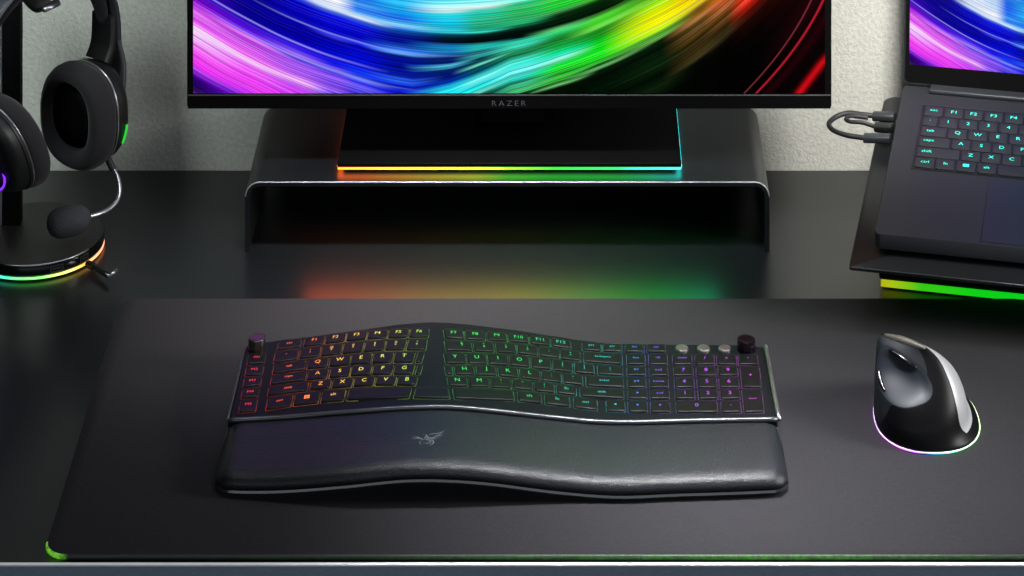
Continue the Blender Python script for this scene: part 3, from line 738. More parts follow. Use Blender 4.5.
# ------------------------------------------------------------------ mouse
ms = empty('vertical_mouse', (.3026, 2.46, ZM), 'black upright ergonomic mouse with a concave thumb side, ringed with coloured light', 'mouse')
tabs = {
 'XR': [(.0052,.3452),(.0075,.3448),(.0105,.3405),(.015,.3368),(.022,.3350),(.032,.3325),(.044,.3270),(.054,.3195),(.061,.3125),(.066,.3055),(.0685,.3010)],
 'XL': [(.0052,.2592),(.0075,.2586),(.0105,.2588),(.015,.2590),(.022,.2592),(.032,.2596),(.044,.2604),(.054,.2612),(.061,.2620),(.066,.2632),(.0685,.2660)],
 'YN': [(.0052,2.4105),(.0075,2.4108),(.0105,2.4115),(.015,2.4125),(.022,2.4145),(.032,2.418),(.044,2.4235),(.054,2.4295),(.061,2.435),(.066,2.4415),(.0685,2.4480)],
 'YF': [(.0052,2.522),(.0075,2.522),(.0105,2.521),(.015,2.519),(.022,2.515),(.032,2.510),(.044,2.504),(.054,2.498),(.061,2.493),(.066,2.489),(.0685,2.484)]}
NT = 96
def mpoint(t, z, grow=0.0):
    a, b, c, d = [smooth_interp(z, tabs[k]) for k in ('XL', 'XR', 'YN', 'YF')]
    tz = max(0, (z - .02) / .0485)
    ct, st = math.cos(t), math.sin(t)
    e = 2.3 + .3 * tz
    ux = math.copysign(abs(ct) ** (2 / e), ct); uy = math.copysign(abs(st) ** (2 / e), st)
    cx = (a + b) / 2; cy = (c + d) / 2 - .004
    x = cx + (ux * (b - a) / 2)
    y = cy + uy * ((d - cy) if st > 0 else (cy - c)) * (1 - .72 * tz ** 2) - ux * .012 * tz + .004 * tz
    # oval thumb hollow on the left/near flank
    da = math.atan2(math.sin(t - T0), math.cos(t - T0))
    r = math.sqrt((da / OA) ** 2 + ((z - OZ) / OB) ** 2)
    w_ = max(0, 1 - r * r) ** 1.5 if r < 1 else 0
    x += .0065 * w_; y += .0075 * w_
    return Vector((x + grow * ct, y + grow * st, z))
T0, OA, OZ, OB = math.radians(236), math.radians(49), .0490, .0155
def mouse_ring(z, grow=0): return [mpoint(2 * math.pi * k / NT, z, grow) for k in range(NT)]
zl = [.0052, .0060, .0070, .0085, .0100] + [.0120 + .0020 * k for k in range(25)] + [.0615, .0630, .0642, .0653, .0663, .0672, .0679, .0685]
RG = [mouse_ring(z) for z in zl]
topc = sum(RG[-1], Vector()) / NT
cap1 = [topc + (p - topc) * .75 + Vector((0, 0, .0007)) for p in RG[-1]]; cap2 = [topc + (p - topc) * .35 + Vector((0, 0, .0012)) for p in RG[-1]]
MB().rings(RG + [cap1, cap2]).make('body', M_mouseshade, ms)
def mnorm(t, z):
    p = mpoint(t, z); a = mpoint(t + .02, z) - p; b = mpoint(t, z + .0004) - p; return a.cross(b).normalized()
def mgrid(us, fn, lift):
    vs = []
    for row in us:
        for q in row: t, z = fn(*q); vs.append(mpoint(t, z) + mnorm(t, z) * lift)
    n = len(us[0]); return vs, [(r*n + i, r*n + i + 1, (r+1)*n + i + 1, (r+1)*n + i) for r in range(len(us) - 1) for i in range(n - 1)]
us = [[(r / 16, 2 * math.pi * k / 64) for k in range(65)] for r in range(1, 17)]
vs, fs = mgrid(us, lambda r, ph: (T0 + OA * r * math.cos(ph), OZ + OB * r * math.sin(ph)), .0004)
fs.append(tuple(range(63, -1, -1)))
make('thumb_hollow', vs, fs, M_mouse, ms, label='satin thumb hollow, toned lighter as if lit')
M_shell = mat('mouse_flank', rgb(26, 29, 34), rough=.42, spec=.22)  # lighter than the body, its lit tone painted in
us = [[(i / 30, j / 40) for i in range(31)] for j in range(41)]
vs, fs = mgrid(us, lambda u, v: (math.radians(176 + u * (interp(v, [(0, 200), (.35, 225), (.7, 282), (1, 300)]) - 176)), .012 + v * .0565), .0002)
make('thumb_side', vs, fs, M_shell, ms, label='dark satin thumb side')
TL = [(.012, -40), (.020, -46), (.032, -46), (.045, -41), (.056, -30), (.063, -14), (.068, 8)]  # crescent outline of the painted highlight
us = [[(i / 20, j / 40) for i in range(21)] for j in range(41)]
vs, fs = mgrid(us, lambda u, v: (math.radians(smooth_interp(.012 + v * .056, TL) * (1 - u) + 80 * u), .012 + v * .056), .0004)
make('finger_side', vs, fs, M_mousefinger, ms, label='satin finger side with its highlight painted pale')
# LED ring under the skirt
def ring_pts(z, g): return [Vector((p.x, p.y, z)) for p in mouse_ring(.0052, g)]
m_, nt, N, L, b = newmat('mouse_ring_light')
gg = N.new('ShaderNodeNewGeometry'); spx = N.new('ShaderNodeSeparateXYZ'); L.new(gg.outputs['Position'], spx.inputs[0])
fac = ((X(nt, spx.outputs[0]) - .256) / .092).op('ADD', 0, clamp=True)
L.new(ramp(nt, fac, [(0, rgb(170, 30, 200)), (.22, rgb(220, 60, 230)), (.36, rgb(150, 70, 240)), (.42, rgb(50, 60, 245)), (.5, rgb(30, 190, 230)), (.62, rgb(40, 225, 210)), (.72, rgb(30, 210, 90)), (.85, rgb(60, 220, 40)), (1, rgb(170, 235, 40))]), b.inputs['Emission Color'])
b.inputs['Emission Strength'].default_value = 1.15
m3 = m_.copy(); m3.name = 'mouse_added_spill'; m3.node_tree.nodes['Principled BSDF'].inputs['Emission Strength'].default_value = 9
rp = ring_pts(.0056, .0004)
MB().tube(ring_pts(.0049, -.0002), .0004, 6, closed=True).make('added_spill_ring', m3, ms)  # extra emitter added below the ring to strengthen its spill on the mat
MB().tube(rp, .00055, 8, closed=True).make('light_ring', m_, ms, label='light ring running magenta, blue, cyan, green')
MB().rings([ring_pts(ZM, -.002), ring_pts(.0058, -.001)]).make('glide_base', M_blkdark, ms)
for nm, f0, f1, rr_ in (('upper', 92, 34, .90), ('lower', 188, 238, .84)):
    P = []
    for k in range(22):
        ph = math.radians(f0 + (f1 - f0) * k / 21); t = T0 + OA * rr_ * math.cos(ph); z = OZ + OB * rr_ * math.sin(ph)
        P.append(mpoint(t, z) + mnorm(t, z) * .0008)
    MB().tube(P, [.0019 * math.sin(math.pi * (k + 1.2) / 23.4) ** .45 for k in range(22)], 12).make('side_button', M_gloss, ms, label='%s glossy side button' % nm)
# dark top piece with the scroll wheel
cx = (.268 + .298) / 2
P = [mpoint(math.radians(a), .0685) .lerp(topc, .35) for a in (178, 150, 100, 60, 15)]; P = [topc.lerp(mpoint(math.pi, .0685), .85), topc.lerp(mpoint(math.pi, .0685), .4), topc, topc.lerp(mpoint(0, .0685), .5), topc.lerp(mpoint(0, .0685), .95)]
pr = catmull(P, 6)
MB().tube([p + Vector((0, -.0008, .0002)) for p in pr], [.0036 * math.sin(math.pi * (i + 2) / (len(pr) + 3)) ** .6 for i in range(len(pr))], 14).make('top_switch_strip', mat('top_strip', rgb(74, 70, 63), rough=.4, bump=.6, bscale=500, bdist=.001), ms, label='dark textured strip along the top ridge')

# ------------------------------------------------------------------ headset stand
BX, BY, BR = -.499, 2.773, .0648
st = empty('headset_stand', (BX, BY, 0), 'black upright headset stand with a round base glowing cyan, green and yellow', 'headset stand')
def disk(r, z): return [Vector((BX + r*math.cos(t), BY + r*math.sin(t), z)) for t in [2*math.pi*k/96 for k in range(96)]]
MB().rings([disk(BR-.004, .0035), disk(BR-.0005, .005), disk(BR, .0065), disk(BR, .0145), disk(BR-.0004, .0152)], cap1=False).make('base_side', M_gloss, st, autos=60)
MB().rings([disk(BR-.0004, .0150), disk(BR-.0012, .0158), disk(BR-.003, .0160), disk(BR-.03, .0160)]).make('base_top', mat('base_top', rgb(26, 25, 24), rough=.5), st, autos=60)
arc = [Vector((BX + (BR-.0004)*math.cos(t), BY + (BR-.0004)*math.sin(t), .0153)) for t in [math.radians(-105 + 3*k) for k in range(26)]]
MB().tube(arc, .0006, 8).make('rim_highlight', M_chrome, st, label='thin bright arc painting the base edge highlight')  # chrome arc stands in for a highlight on the rim
MB().rings([disk(BR-.012, .0002), disk(BR-.012, .004)]).make('base_foot', M_blkdark, st)
m2, nt, N, L, b = newmat('base_ring_light')
gg = N.new('ShaderNodeNewGeometry'); spx = N.new('ShaderNodeSeparateXYZ'); L.new(gg.outputs['Position'], spx.inputs[0])
fac = ((X(nt, spx.outputs[0]) - (BX - BR)) / (2 * BR)).op('ADD', 0, clamp=True)
L.new(ramp(nt, fac, [(0, rgb(20, 120, 230)), (.22, rgb(30, 200, 220)), (.38, rgb(20, 225, 150)), (.5, rgb(20, 225, 30)), (.64, rgb(70, 225, 10)), (.78, rgb(215, 225, 10)), (.9, rgb(235, 170, 10)), (1, rgb(255, 120, 20))]), b.inputs['Emission Color'])
b.inputs['Emission Strength'].default_value = 1.7
MB().tube([p for p in disk(BR-.0012, .0030)], .0012, 8, closed=True).make('base_light_ring', m2, st, label='ring of coloured light under the base')
# ports in the side of the base
for a0, wd_ in ((-62, .0062), (-36, .0052)):
    a = math.radians(a0); ctr = Vector((BX + BR*math.cos(a), BY + BR*math.sin(a), .0098)); tx = Vector((-math.sin(a), math.cos(a), 0)); nx = Vector((math.cos(a), math.sin(a), 0))
    def rect(hw, hh, off): return [ctr + tx*u*hw + Vector((0, 0, w_*hh)) + nx*off for u, w_ in ((-1,-1),(1,-1),(1,1),(-1,1))]
    A, B_ = rect(wd_, .0030, .0006), rect(wd_ - .0009, .0021, .0006)
    mbp = MB(); mbp.add(A + B_, [(i, (i+1) % 4, 4 + (i+1) % 4, 4 + i) for i in range(4)])
    mbp.make('port_frame', M_rim, st, flat=True)
    mbp = MB(); mbp.add(rect(wd_ - .002, .0007, .0005), [(0, 1, 2, 3)]); mbp.make('port_tongue', M_rim, st, flat=True)
# pole and hook
PXm = -.5237; PYm = 2.792
MB().box((PXm - .0088, PYm - .006, .0155), (PXm + .0088, PYm + .006, .262)).make('pole', M_blkdark, st, bevel=.001)
MB().box((PXm - .0106, PYm - .0055, .0155), (PXm - .0088, PYm + .0055, .258)).make('pole_side_strip', M_chrome, st, flat=True, label='grey strip down the side of the pole')  # narrow grey box along the pole's left side
a_ = Vector((-.574, -.819, 0)); wv = Vector((.819, -.574, 0)); up = Vector((0, 0, 1))
hk = MB()
hp = Vector((-.4915, 2.75, .247))
pts = [Vector((PXm, PYm - .003, .256)), Vector((-.508, 2.772, .2455)), hp + wv*.004 + Vector((0,0,-.008)), hp + wv*.016 + Vector((0,0,-.004))]
cs = catmull(pts, 6)
rg = []
for i, p in enumerate(cs):
    rg.append([p + a_*u*.011 + up*w_*.0030 for u, w_ in ((-1,-.6),(-.8,-1),(.8,-1),(1,-.6),(1,.6),(.8,1),(-.8,1),(-1,.6))])
hk.rings(rg).make('hook_arm', M_blk, st, autos=50)
e_ = cs[-1]
MB().tube([e_ + a_*.010 + wv*.001 - up*.002, e_ - a_*.010 + wv*.001 - up*.002], .0022, 10).make('hook_highlight', M_silver, st, label='bright bar standing in for a highlight on the hook')  # silver bar makes the hook's highlight out of geometry

# ------------------------------------------------------------------ headset
MID = Vector((-.4915, 2.750, .117))
hs = empty('headset', MID + Vector((0, 0, .13)), 'black over-ear headset with a flexible microphone, hanging on the stand', 'headset')
def hp_(al, be, ga): return MID + a_*al + wv*be + up*ga
HR, WR = .0490, .0425
def cup(sgn, parent, off, tiltx=0.0, cz=0.0, cy=0.0):
    # sgn=-1: far right cup, +1: near left cup; d grows outward from the cushion face
    def ringe(d, sc, shift=0, hw=WR, hh=HR, n=56):
        al = sgn * (off + d); inx = -.0055 * max(0, min(1, (.80 - sc) / .12)) if d < .0135 else 0
        out = []
        for k in range(n):
            t = 2*math.pi*k/n; ct, s_ = math.cos(t), math.sin(t)
            e = 2.35; be = math.copysign(abs(ct)**(2/e), ct)*hw*sc; ga = math.copysign(abs(s_)**(2/e), s_)*hh*sc + shift
            out.append(hp_(al + ga * tiltx * sgn, be + cy + inx, ga + cz))
        return out
    MB().rings([ringe(.013, .02), ringe(.0128, .62), ringe(.009, .655), ringe(.004, .68), ringe(.0010, .73), ringe(0, .79), ringe(.0015, .88), ringe(.006, .96), ringe(.012, 1.0), ringe(.019, 1.0), ringe(.0235, .965), ringe(.025, .90)]).make('ear_cushion', M_fabric, parent, autos=80)
    MB().rings([ringe(.0128, .60), ringe(.0124, .61), ringe(.0120, .30), ringe(.0119, .02)]).make('speaker_mesh', M_blkdark, parent)
    MB().tube(ringe(.0262, .955), .0009, 8, closed=True).make('cup_rim', M_chrome, parent, label='thin silver rim around the ear cup')
    MB().rings([ringe(.0248, .945), ringe(.0275, .96), ringe(.030, .95)], cap1=False).make('cup_collar', M_blk, parent, autos=60)
    MB().rings([ringe(.030, .93), ringe(.037, .93), ringe(.043, .88), ringe(.0465, .76), ringe(.0475, .60), ringe(.0470, .02)]).make('ear_cup', M_blk, parent, autos=60)
    return ringe
rc_ = cup(-1, hs, .038)
lc_ = cup(1, hs, .030, .42, .014, .004)
# lit emblem ring and stripe on the cups
def cring(sgn, al, cy, cz, r, n=24): return [hp_(sgn*al, cy + r*math.cos(t), cz + r*math.sin(t)) for t in [2*math.pi*k/n for k in range(n)]]
M_pur = emis('purple_light', rgb(120, 40, 235), 1.6); M_grn = emis('green_light', rgb(40, 200, 60), 1.1)
MB().tube(cring(1, .0690, .016, -.010, .0105), .0011, 8, closed=True).make('cup_light', M_pur, hs, label='glowing purple ring on the left ear cup')
arcg = [hp_(-.0755, WR*math.cos(t)*.975, HR*math.sin(t)*.975) for t in [math.radians(-32 + 3*k) for k in range(9)]]
MB().tube(arcg, .0011, 8).make('cup_light', M_grn, hs, label='green light on the right ear cup')
# yokes: curved brackets from the band to the outer side of each cup
def strap(name, path, wdir, wid, th, m, label=None):
    path = [Vector(p) for p in path]; rg = []
    for i, p in enumerate(path):
        t = (path[min(i+1, len(path)-1)] - path[max(i-1, 0)]).normalized()
        wd_ = (wdir - t * wdir.dot(t)).normalized(); nn = t.cross(wd_)
        w_ = wid[i] if isinstance(wid, list) else wid
        rg.append([p + wd_*u*w_ + nn*v*th for u, v in ((-1,-.5),(-.9,-1),(.9,-1),(1,-.5),(1,.5),(.9,1),(-.9,1),(-1,.5))])
    return MB().rings(rg).make(name, m, hs, autos=55, label=label)
M_yoke = mat('yoke_metal', rgb(120, 122, 130), rough=.36, metal=.8)
for sg in (-1, 1):
    P = catmull([hp_(sg*.0925, 0, .084), hp_(sg*.0945, 0, .060), hp_(sg*.1015, 0, .036), hp_(sg*.1015, 0, .012), hp_(sg*.0950, 0, -.010), hp_(sg*.0870, 0, -.014)], 6)
    n = len(P)
    strap('yoke', P, wv, [.0152 - .003*i/(n-1) for i in range(n)], .0026, M_yoke)
    P = catmull([hp_(sg*.0885, 0, .086), hp_(sg*.0880, 0, .070), hp_(sg*.0860, 0, .056), hp_(sg*.0790, 0, .044)], 5)
    strap('slider', P, wv, .0135, .0050, M_blk)
# headband: outer shell and inner pad
def arch(r0, h0, n=30, a0=0, a1=180): return [hp_(-r0*math.cos(math.radians(a0 + (a1-a0)*k/n)), 0, .062 + (h0)*math.sin(math.radians(a0 + (a1-a0)*k/n))**.85) for k in range(n+1)]
strap('headband', arch(.0935, .094), wv, .0155, .0026, M_alu)
pad = arch(.0860, .0860, 30, 8, 172)
n = len(pad)
rg = []
for i, p in enumerate(pad):
    t = (pad[min(i+1, n-1)] - pad[max(i-1, 0)]).normalized(); nn = t.cross(wv)
    k = math.sin(math.pi*(i+.7)/(n+.4))**.35
    rg.append([p + wv*math.cos(q)*.0150*k + nn*math.sin(q)*.0052*k for q in [2*math.pi*j/20 for j in range(20)]])
MB().rings(rg).make('headband_pad', M_fabric, hs)
# microphone boom
b0 = [at(106.5, 155, 2.800), at(110, 163, 2.797), at(113.5, 170, 2.795)]
MB().tube(catmull(b0, 4), .0034, 12).make('microphone_joint', M_alu, hs)
bm = [at(113.5, 169, 2.795), at(118, 178, 2.790), at(120, 189, 2.784), at(117.5, 200, 2.776), at(109, 209, 2.766), at(98, 214, 2.756), at(86, 217, 2.748)]
MB().tube(catmull(bm, 8), .0020, 12).make('microphone_boom', M_chrome, hs, label='thin silver gooseneck')
fc = at(69, 221, 2.742); ax = Vector((1, .25, .10)).normalized(); p1 = Vector((0, 0, 1)); p1 = (p1 - ax*p1.dot(ax)).normalized(); p2 = ax.cross(p1)
rg = []
for i in range(21):
    t = -1 + 2*i/20; r = .0138 * max(.02, (1 - abs(t)**2.6)) ** .42 * (1 - .06*t)
    rg.append([fc + ax*t*.0205 + (p1*math.cos(q) + p2*math.sin(q))*r for q in [2*math.pi*j/28 for j in range(28)]])
MB().rings(rg).make('microphone_foam', M_foam, hs, label='grey foam windscreen')

# ------------------------------------------------------------------ dongle plugged into the stand
dg = empty('usb_dongle', at(100, 272, 2.73), 'small black plug with a silver elbow tip, stuck into the headset stand base', 'dongle')
d0, d1, d2, d3 = at(88, 264, 2.733), at(97, 268, 2.722), at(109.5, 276, 2.706), at(117.5, 269.5, 2.714)
MB().tube([d0, d1.lerp(d0, .2)], .0034, 10).make('plug', M_blk, dg, autos=60)
MB().tube([d1, d1.lerp(d2, .5), d2], .0028, 10).make('body', M_blk, dg, autos=60)
MB().tube([d1 + Vector((.0015, -.0015, .0012)), d2 + Vector((-.0006, -.0018, .0012))], .0011, 8).make('edge_trim', M_chrome, dg)
MB().tube([d2 + Vector((-.001, 0, 0)), d3], .0014, 8).make('elbow_tip', M_silver, dg, label='silver elbow tip')

# ------------------------------------------------------------------ laptop stand and laptop
PSI = math.radians(12.5); TILT = math.radians(6.4)
P0 = at(874, 233.5, 2.62)
LM = Matrix.Translation(P0) @ Matrix.Rotation(-PSI, 4, 'Z') @ Matrix.Rotation(TILT, 4, 'X')
def laptop_empty(name, lab, cat):
    o = bpy.data.objects.new(name, None); COL.objects.link(o); o.empty_display_size = .01
    o.matrix_world = LM; o['label'] = lab; o['category'] = cat; WO[o] = Vector((0, 0, 0)); return o
lp = laptop_empty('laptop', 'open charcoal laptop with teal-lit keys and a pink and blue swirl on its screen', 'laptop')
LW, LD, LT = .372, .256, .0165
rr = rrect(0, 0, LW, LD, .006, 5)
def lift(r, z): return [Vector((p.x, p.y, z)) for p in r]
ri = rrect(.004, .004, LW - .004, LD - .004, .005, 5)
MB().rings([lift(ri, -LT), lift(rr, -LT + .003), lift(rr, -.0006), lift(rrect(.0005, .0005, LW - .0005, LD - .0005, .0058, 5), 0)]).make('base', M_laptop, lp, autos=40)
# recessed keyboard well
kx0, ky0, kx1, ky1 = .0240, .1110, .0240 + .284, .2190
MB().box((kx0 - .002, ky0 - .002, .0001), (kx1 + .002, ky1 + .0022, .00035)).make('keyboard_bed', M_blk, lp, flat=True)
MB().box((kx0 - .003, ky1 + .002, 0), (kx1 + .003, ky1 + .0032, .0006)).make('bed_lip', M_rim, lp, flat=True)
MB().box((.094, .004, .0001), (.268, .101, .0004)).make('trackpad', mat('trackpad_glass', rgb(36, 39, 45), rough=.4, metal=.1, spec=.3), lp, bevel=.0002)
MB().box((.026, LD - .014, 0), (LW - .018, LD - .002, .0045)).make('hinge_cover', M_alu, lp, bevel=.0015)
M_lleg = glow_pos('laptop_legend_light', [(.30, rgb(40, 230, 170)), (.34, rgb(50, 235, 205)), (.5, rgb(60, 235, 225))], .30, .5, 2.2)
rowh = (ky1 - ky0) / 6
lay = [
 [('esc',1)]+[('F%d' % i,1) for i in range(1,13)]+[('del',1),('o',1)],
 [('`',.8)]+[(c,1) for c in '1234567890-=']+[('back',1.6),('',.6)],
 [('tab',1.35)]+[(c,1) for c in 'QWERTYUIOP[]']+[('\\',1.65)],
 [('caps',1.6)]+[(c,1) for c in 'ASDFGHJKL;\'']+[('enter',2.4)],
 [('shift',2.15)]+[(c,1) for c in 'ZXCVBNM,./']+[('shift',2.85)],
 [('ctrl',1),('fn',1),('#',1),('alt',1),('',5.0),('alt',1),('fn',1),('ctrl',1),('<',1),('^',1),('>',1)]]
for r, row in enumerate(lay):
    tot = sum(w_ for _, w_ in row); x = kx0; y1 = ky1 - r*rowh; y0 = y1 - rowh
    for t_, w_ in row:
        kw = w_ / tot * (kx1 - kx0)
        a = rrect(x + .0009, y0 + .0009, x + kw - .0009, y1 - .0009, .0014, 2); b_ = rrect(x + .0014, y0 + .0014, x + kw - .0014, y1 - .0014, .0012, 2)
        org = Vector((x + kw/2, (y0 + y1)/2, .0004))
        base_ = WO[lp]
        kc = MB().rings([lift(a, .0003), lift(a, .0012), lift(b_, .0015)]).make('keycap' if t_ or w_ < 4 else 'space_bar', M_laptop, lp, origin=org, autos=50)
        if t_:
            wide = len(t_) > 1 and not t_.startswith('F')
            if t_ == '#': vv = [Vector((c*.0028, d*.0022, 0)) for c, d in ((-1,-1),(1,-1),(1,1),(-1,1))]; pp = [(0, 1, 2, 3)]
            else: vv, pp = text_mesh(t_, .0058 if wide else .0072, 1.0)
            ox = x + kw/2 if not (wide and kw > .024) else x + .0095
            make('legend', [(ox + p.x, org.y + p.y + .001, .0017) for p in vv], pp, M_lleg, kc, origin=org, flat=True)
        x += kw
# lid
LA = math.radians(14)      # leans back from upright
def lid(u, h, dthick=0.0):
    return Vector((u, LD - .004 + math.sin(LA + TILT*0)*h + dthick*math.cos(LA), -.0012 + math.cos(LA)*h - dthick*math.sin(LA)))
LH = .236
def lidbox(u0, u1, h0_, h1_, t0, t1, r=.005):
    fr = rrect(u0, h0_, u1, h1_, r, 4); return [[lid(p.x, p.y, t0) for p in fr], [lid(p.x, p.y, t1) for p in fr]]
MB().rings(lidbox(0, LW, .004, LH, 0, .0065)).make('lid', M_laptop, lp, bevel=.0006)
MB().rings(lidbox(.0015, LW - .0015, .006, LH - .0015, -.0006, 0, .004)).make('screen_bezel', M_blkdark, lp, flat=True)
sw = LW - .011; sh = sw * .5625
s_ = [(.0055, .0225), (LW - .0055, .0225), (LW - .0055, .0225 + sh), (.0055, .0225 + sh)]
make('screen', [lid(u, h, -.0008) for u, h in s_], [(0, 1, 2, 3)], M_screen, lp, flat=True, uvs=[(0, 0), (1, 0), (1, .5625), (0, .5625)], label='lit screen showing pink and blue streaks')
# ports on the left flank
MB().box((-.0006, .176, -.0105), (.0004, .186, -.0055)).make('side_port', M_silver, lp, flat=True, label='silver port on the left flank')

ls_ = laptop_empty('laptop_stand', 'dark metal laptop stand with a sloping tray and a green light bar along its base', 'laptop stand')
def traypoly(e):
    a = rrect(-.020 + e, -.022 + e, LW + .02 - e, LD + .012 - e, .012 - e, 6); b_ = rrect(-.020 + e, -.022 + e, LW + .02 - e, LD + .012 - e, .003 - e, 6)
    return b_[:7] + a[7:21] + b_[21:]
tr = traypoly(0); ti = traypoly(.001)
TZ = -LT - .0035
MB().rings([lift(tr, TZ - .0032), lift(tr, TZ - .0006), lift(ti, TZ)]).make('tray', M_tray, ls_, autos=40)
MB().tube([(-.008, -.0222, TZ - .0003), (LW + .01, -.0222, TZ - .0003)], .0005, 8).make('tray_front_highlight', M_chrome, ls_, label='thin bright line painting the front edge highlight')  # chrome line imitates the highlight along the tray edge
for u, w_ in ((.03, .02), (LW - .03, .02), (.03, LD - .03), (LW - .03, LD - .03)):
    MB().box((u - .012, w_ - .006, TZ - .0001), (u + .012, w_ + .006, -LT + .0002)).make('rubber_pad', M_blkdark, ls_)
inv = LM.inverted()
# base: level box on the desk, built in world space and brought into the stand's frame
c_, s2 = math.cos(-PSI), math.sin(-PSI)
B0 = onz(880.5, 290, 0.0)
def W(u, v, z): return inv @ Vector((B0.x + u*c_ - v*s2, B0.y + u*s2 + v*c_, z))
def wbox(u0, u1, v0, v1, z0, z1):
    vs = [W(u, v, z) for z in (z0, z1) for u, v in ((u0, v0), (u1, v0), (u1, v1), (u0, v1))]
    return MB().add(vs, [(0,3,2,1),(4,5,6,7),(0,1,5,4),(1,2,6,5),(2,3,7,6),(3,0,4,7)])
wbox(-.002, .31, .004, .17, .0075, .034).make('base', M_blkdark, ls_, bevel=.002)
wbox(.004, .305, .010, .165, .0002, .0075).make('base_foot', M_blkdark, ls_)
M_stled = glow_pos('stand_light', [(.285, rgb(205, 185, 20)), (.30, rgb(185, 215, 20)), (.325, rgb(60, 220, 20)), (.37, rgb(10, 230, 20)), (.45, rgb(10, 225, 40))], .285, .45, .8)
wbox(0, .31, 0.002, .005, .0022, .0076).make('light_bar', M_stled, ls_, flat=True, label='glowing bar running yellow to green')
M_barreflect = glow_pos('bar_reflection_glow', [(.28, rgb(190, 170, 60)), (.31, rgb(20, 30, 10)), (.36, rgb(10, 40, 20)), (.38, rgb(40, 200, 130)), (.45, rgb(60, 210, 150))], .28, .45, .7)  # dim glow painting the light bar's reflection, not a lamp of its own
wbox(.002, .016, .0032, .0045, .0178, .0190).make('bar_reflection', M_barreflect, ls_, flat=True)
wbox(.105, .22, .0032, .0045, .0182, .0196).make('bar_reflection', M_barreflect, ls_, flat=True)
# column carrying the tray
vs = [W(.05, .06, .030), W(.28, .06, .030), W(.28, .13, .030), W(.05, .13, .030)]
def trayz(p): return Vector((p.x, p.y, TZ - .0028))
vs2 = [trayz(p) for p in vs]
MB().rings([vs, vs2]).make('support', M_blkdark, ls_, flat=True)

# ------------------------------------------------------------------ cables at the laptop
def wloc(u, v, z): return LM @ Vector((u, v, z))
cb1 = empty('usb_cable', at(880, 126, 2.80), 'thick black cable looping out of the laptop side and back through a second plug', 'cable', 'usb cables')
cb2 = empty('usb_cable', at(878, 126, 2.80), 'short black cable curled inside the larger cable loop beside the laptop', 'cable', 'usb cables')
for o_c in (cb1, cb2): del o_c['group']
Yc = 2.80
def plugbox(pa, pb, hw, hh, m, parent, nm):
    a, b = Vector(pa), Vector(pb); t = (b - a).normalized(); sd = Vector((-t.y, t.x, 0)).normalized(); u_ = t.cross(sd)
    rr_ = [(math.copysign(abs(math.cos(q))**.5, math.cos(q)), math.copysign(abs(math.sin(q))**.5, math.sin(q))) for q in [2*math.pi*(k+.5)/16 for k in range(16)]]
    return MB().rings([[p + sd*c*hw + u_*d*hh for c, d in rr_] for p in (a, b)]).make(nm, m, parent, bevel=.0006)
pA0, pA1 = at(873, 116, 2.845), at(895, 117, 2.838)
pB0, pB1 = at(864, 138, 2.800), at(891, 138.5, 2.792)
plugbox(pA0, pA1, .0055, .0036, M_alu, cb1, 'plug'); plugbox(pB0, pB1, .0055, .0036, M_alu, cb1, 'plug')
P = catmull([pA0 + Vector((.002, 0, 0)), at(862, 114.5, 2.845), at(848, 113, 2.84), at(836, 117, 2.835), at(829, 123.5, 2.825), at(833, 130, 2.815), at(846, 135, 2.806), at(858, 137, 2.802), pB0 + Vector((.002, 0, 0))], 8)
MB().tube(P, .0024, 12).make('cord', M_cable, cb1)
pC0, pC1 = at(875, 127, 2.822), at(893, 128, 2.816)
plugbox(pC0, pC1, .0052, .0036, M_blk, cb2, 'plug')
P = catmull([at(868, 118, 2.84), at(858, 116.5, 2.84), at(850, 116, 2.838), at(846, 119, 2.833), at(850, 121.5, 2.828), at(862, 122.5, 2.825), at(872, 125.5, 2.823), pC0 + Vector((.002, 0, 0))], 8)
MB().tube(P, .0020, 12).make('cord', M_cable, cb2)

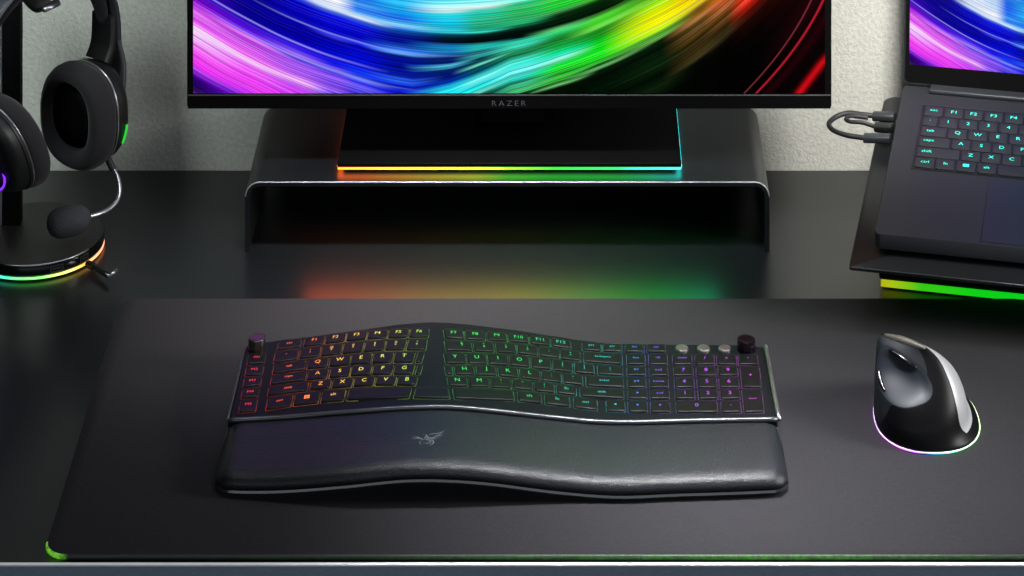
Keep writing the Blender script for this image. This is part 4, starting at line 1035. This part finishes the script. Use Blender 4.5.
# ------------------------------------------------------------------ camera
cam = bpy.data.cameras.new('camera'); co = bpy.data.objects.new('camera', cam); COL.objects.link(co)
co.location = (0, 0, HC); co.rotation_euler = (math.radians(90), 0, 0)
cam.sensor_width = 36; cam.sensor_fit = 'HORIZONTAL'; cam.lens = 36 * F / 1024
cam.shift_x = -(VX - 512) / 1024; cam.shift_y = -(288 - VY) / 1024
cam.clip_start = .05; cam.clip_end = 50
sc.camera = co

# ------------------------------------------------------------------ lights
def area(name, loc, target, sx, sy, power, col=(1, 1, 1), spread=180):
    l = bpy.data.lights.new(name, 'AREA'); l.shape = 'RECTANGLE'; l.size = sx; l.size_y = sy; l.energy = power; l.color = col; l.spread = math.radians(spread)
    o = bpy.data.objects.new(name, l); COL.objects.link(o); o.location = loc
    d = Vector(target) - Vector(loc); o.rotation_euler = d.to_track_quat('-Z', 'Y').to_euler(); return o
area('softbox_overhead', (-.03, 2.50, .95), (-.03, 2.50, 0), .85, .040, 2.7, (.97, .98, 1))
area('pool_right', (.15, 2.45, 1.15), (.13, 2.31, 0), .10, .10, 1.7, (.97, .98, 1), 32)
area('pool_back', (-.05, 2.50, 1.15), (-.09, 2.68, 0), .30, .08, 1.25, (1, .98, .98), 28)
area('softbox_right', (1.0, 2.30, .42), (.30, 2.47, .03), .3, .3, 2.6, (1, .99, .97), 80)
area('wall_light_right', (.36, 2.55, .62), (.33, YW, .07), .12, .12, .72, (1, .97, .9), 48)
area('wall_light_left', (-.62, 2.45, .6), (-.53, YW, .10), .15, .15, .31, (.9, 1, .96), 50)
area('front_fill', (0, 1.6, .25), (0, 2.27, 0), 1.6, .2, 1.9, (.85, .93, 1))
w = bpy.data.worlds.new('world'); sc.world = w; w.use_nodes = True
w.node_tree.nodes['Background'].inputs[0].default_value = (.6, .7, .8, 1); w.node_tree.nodes['Background'].inputs[1].default_value = .008
sc.view_settings.view_transform = 'Standard'; sc.view_settings.look = 'None'; sc.view_settings.gamma = 1; sc.view_settings.exposure = 0
sc.view_settings.use_curve_mapping = False
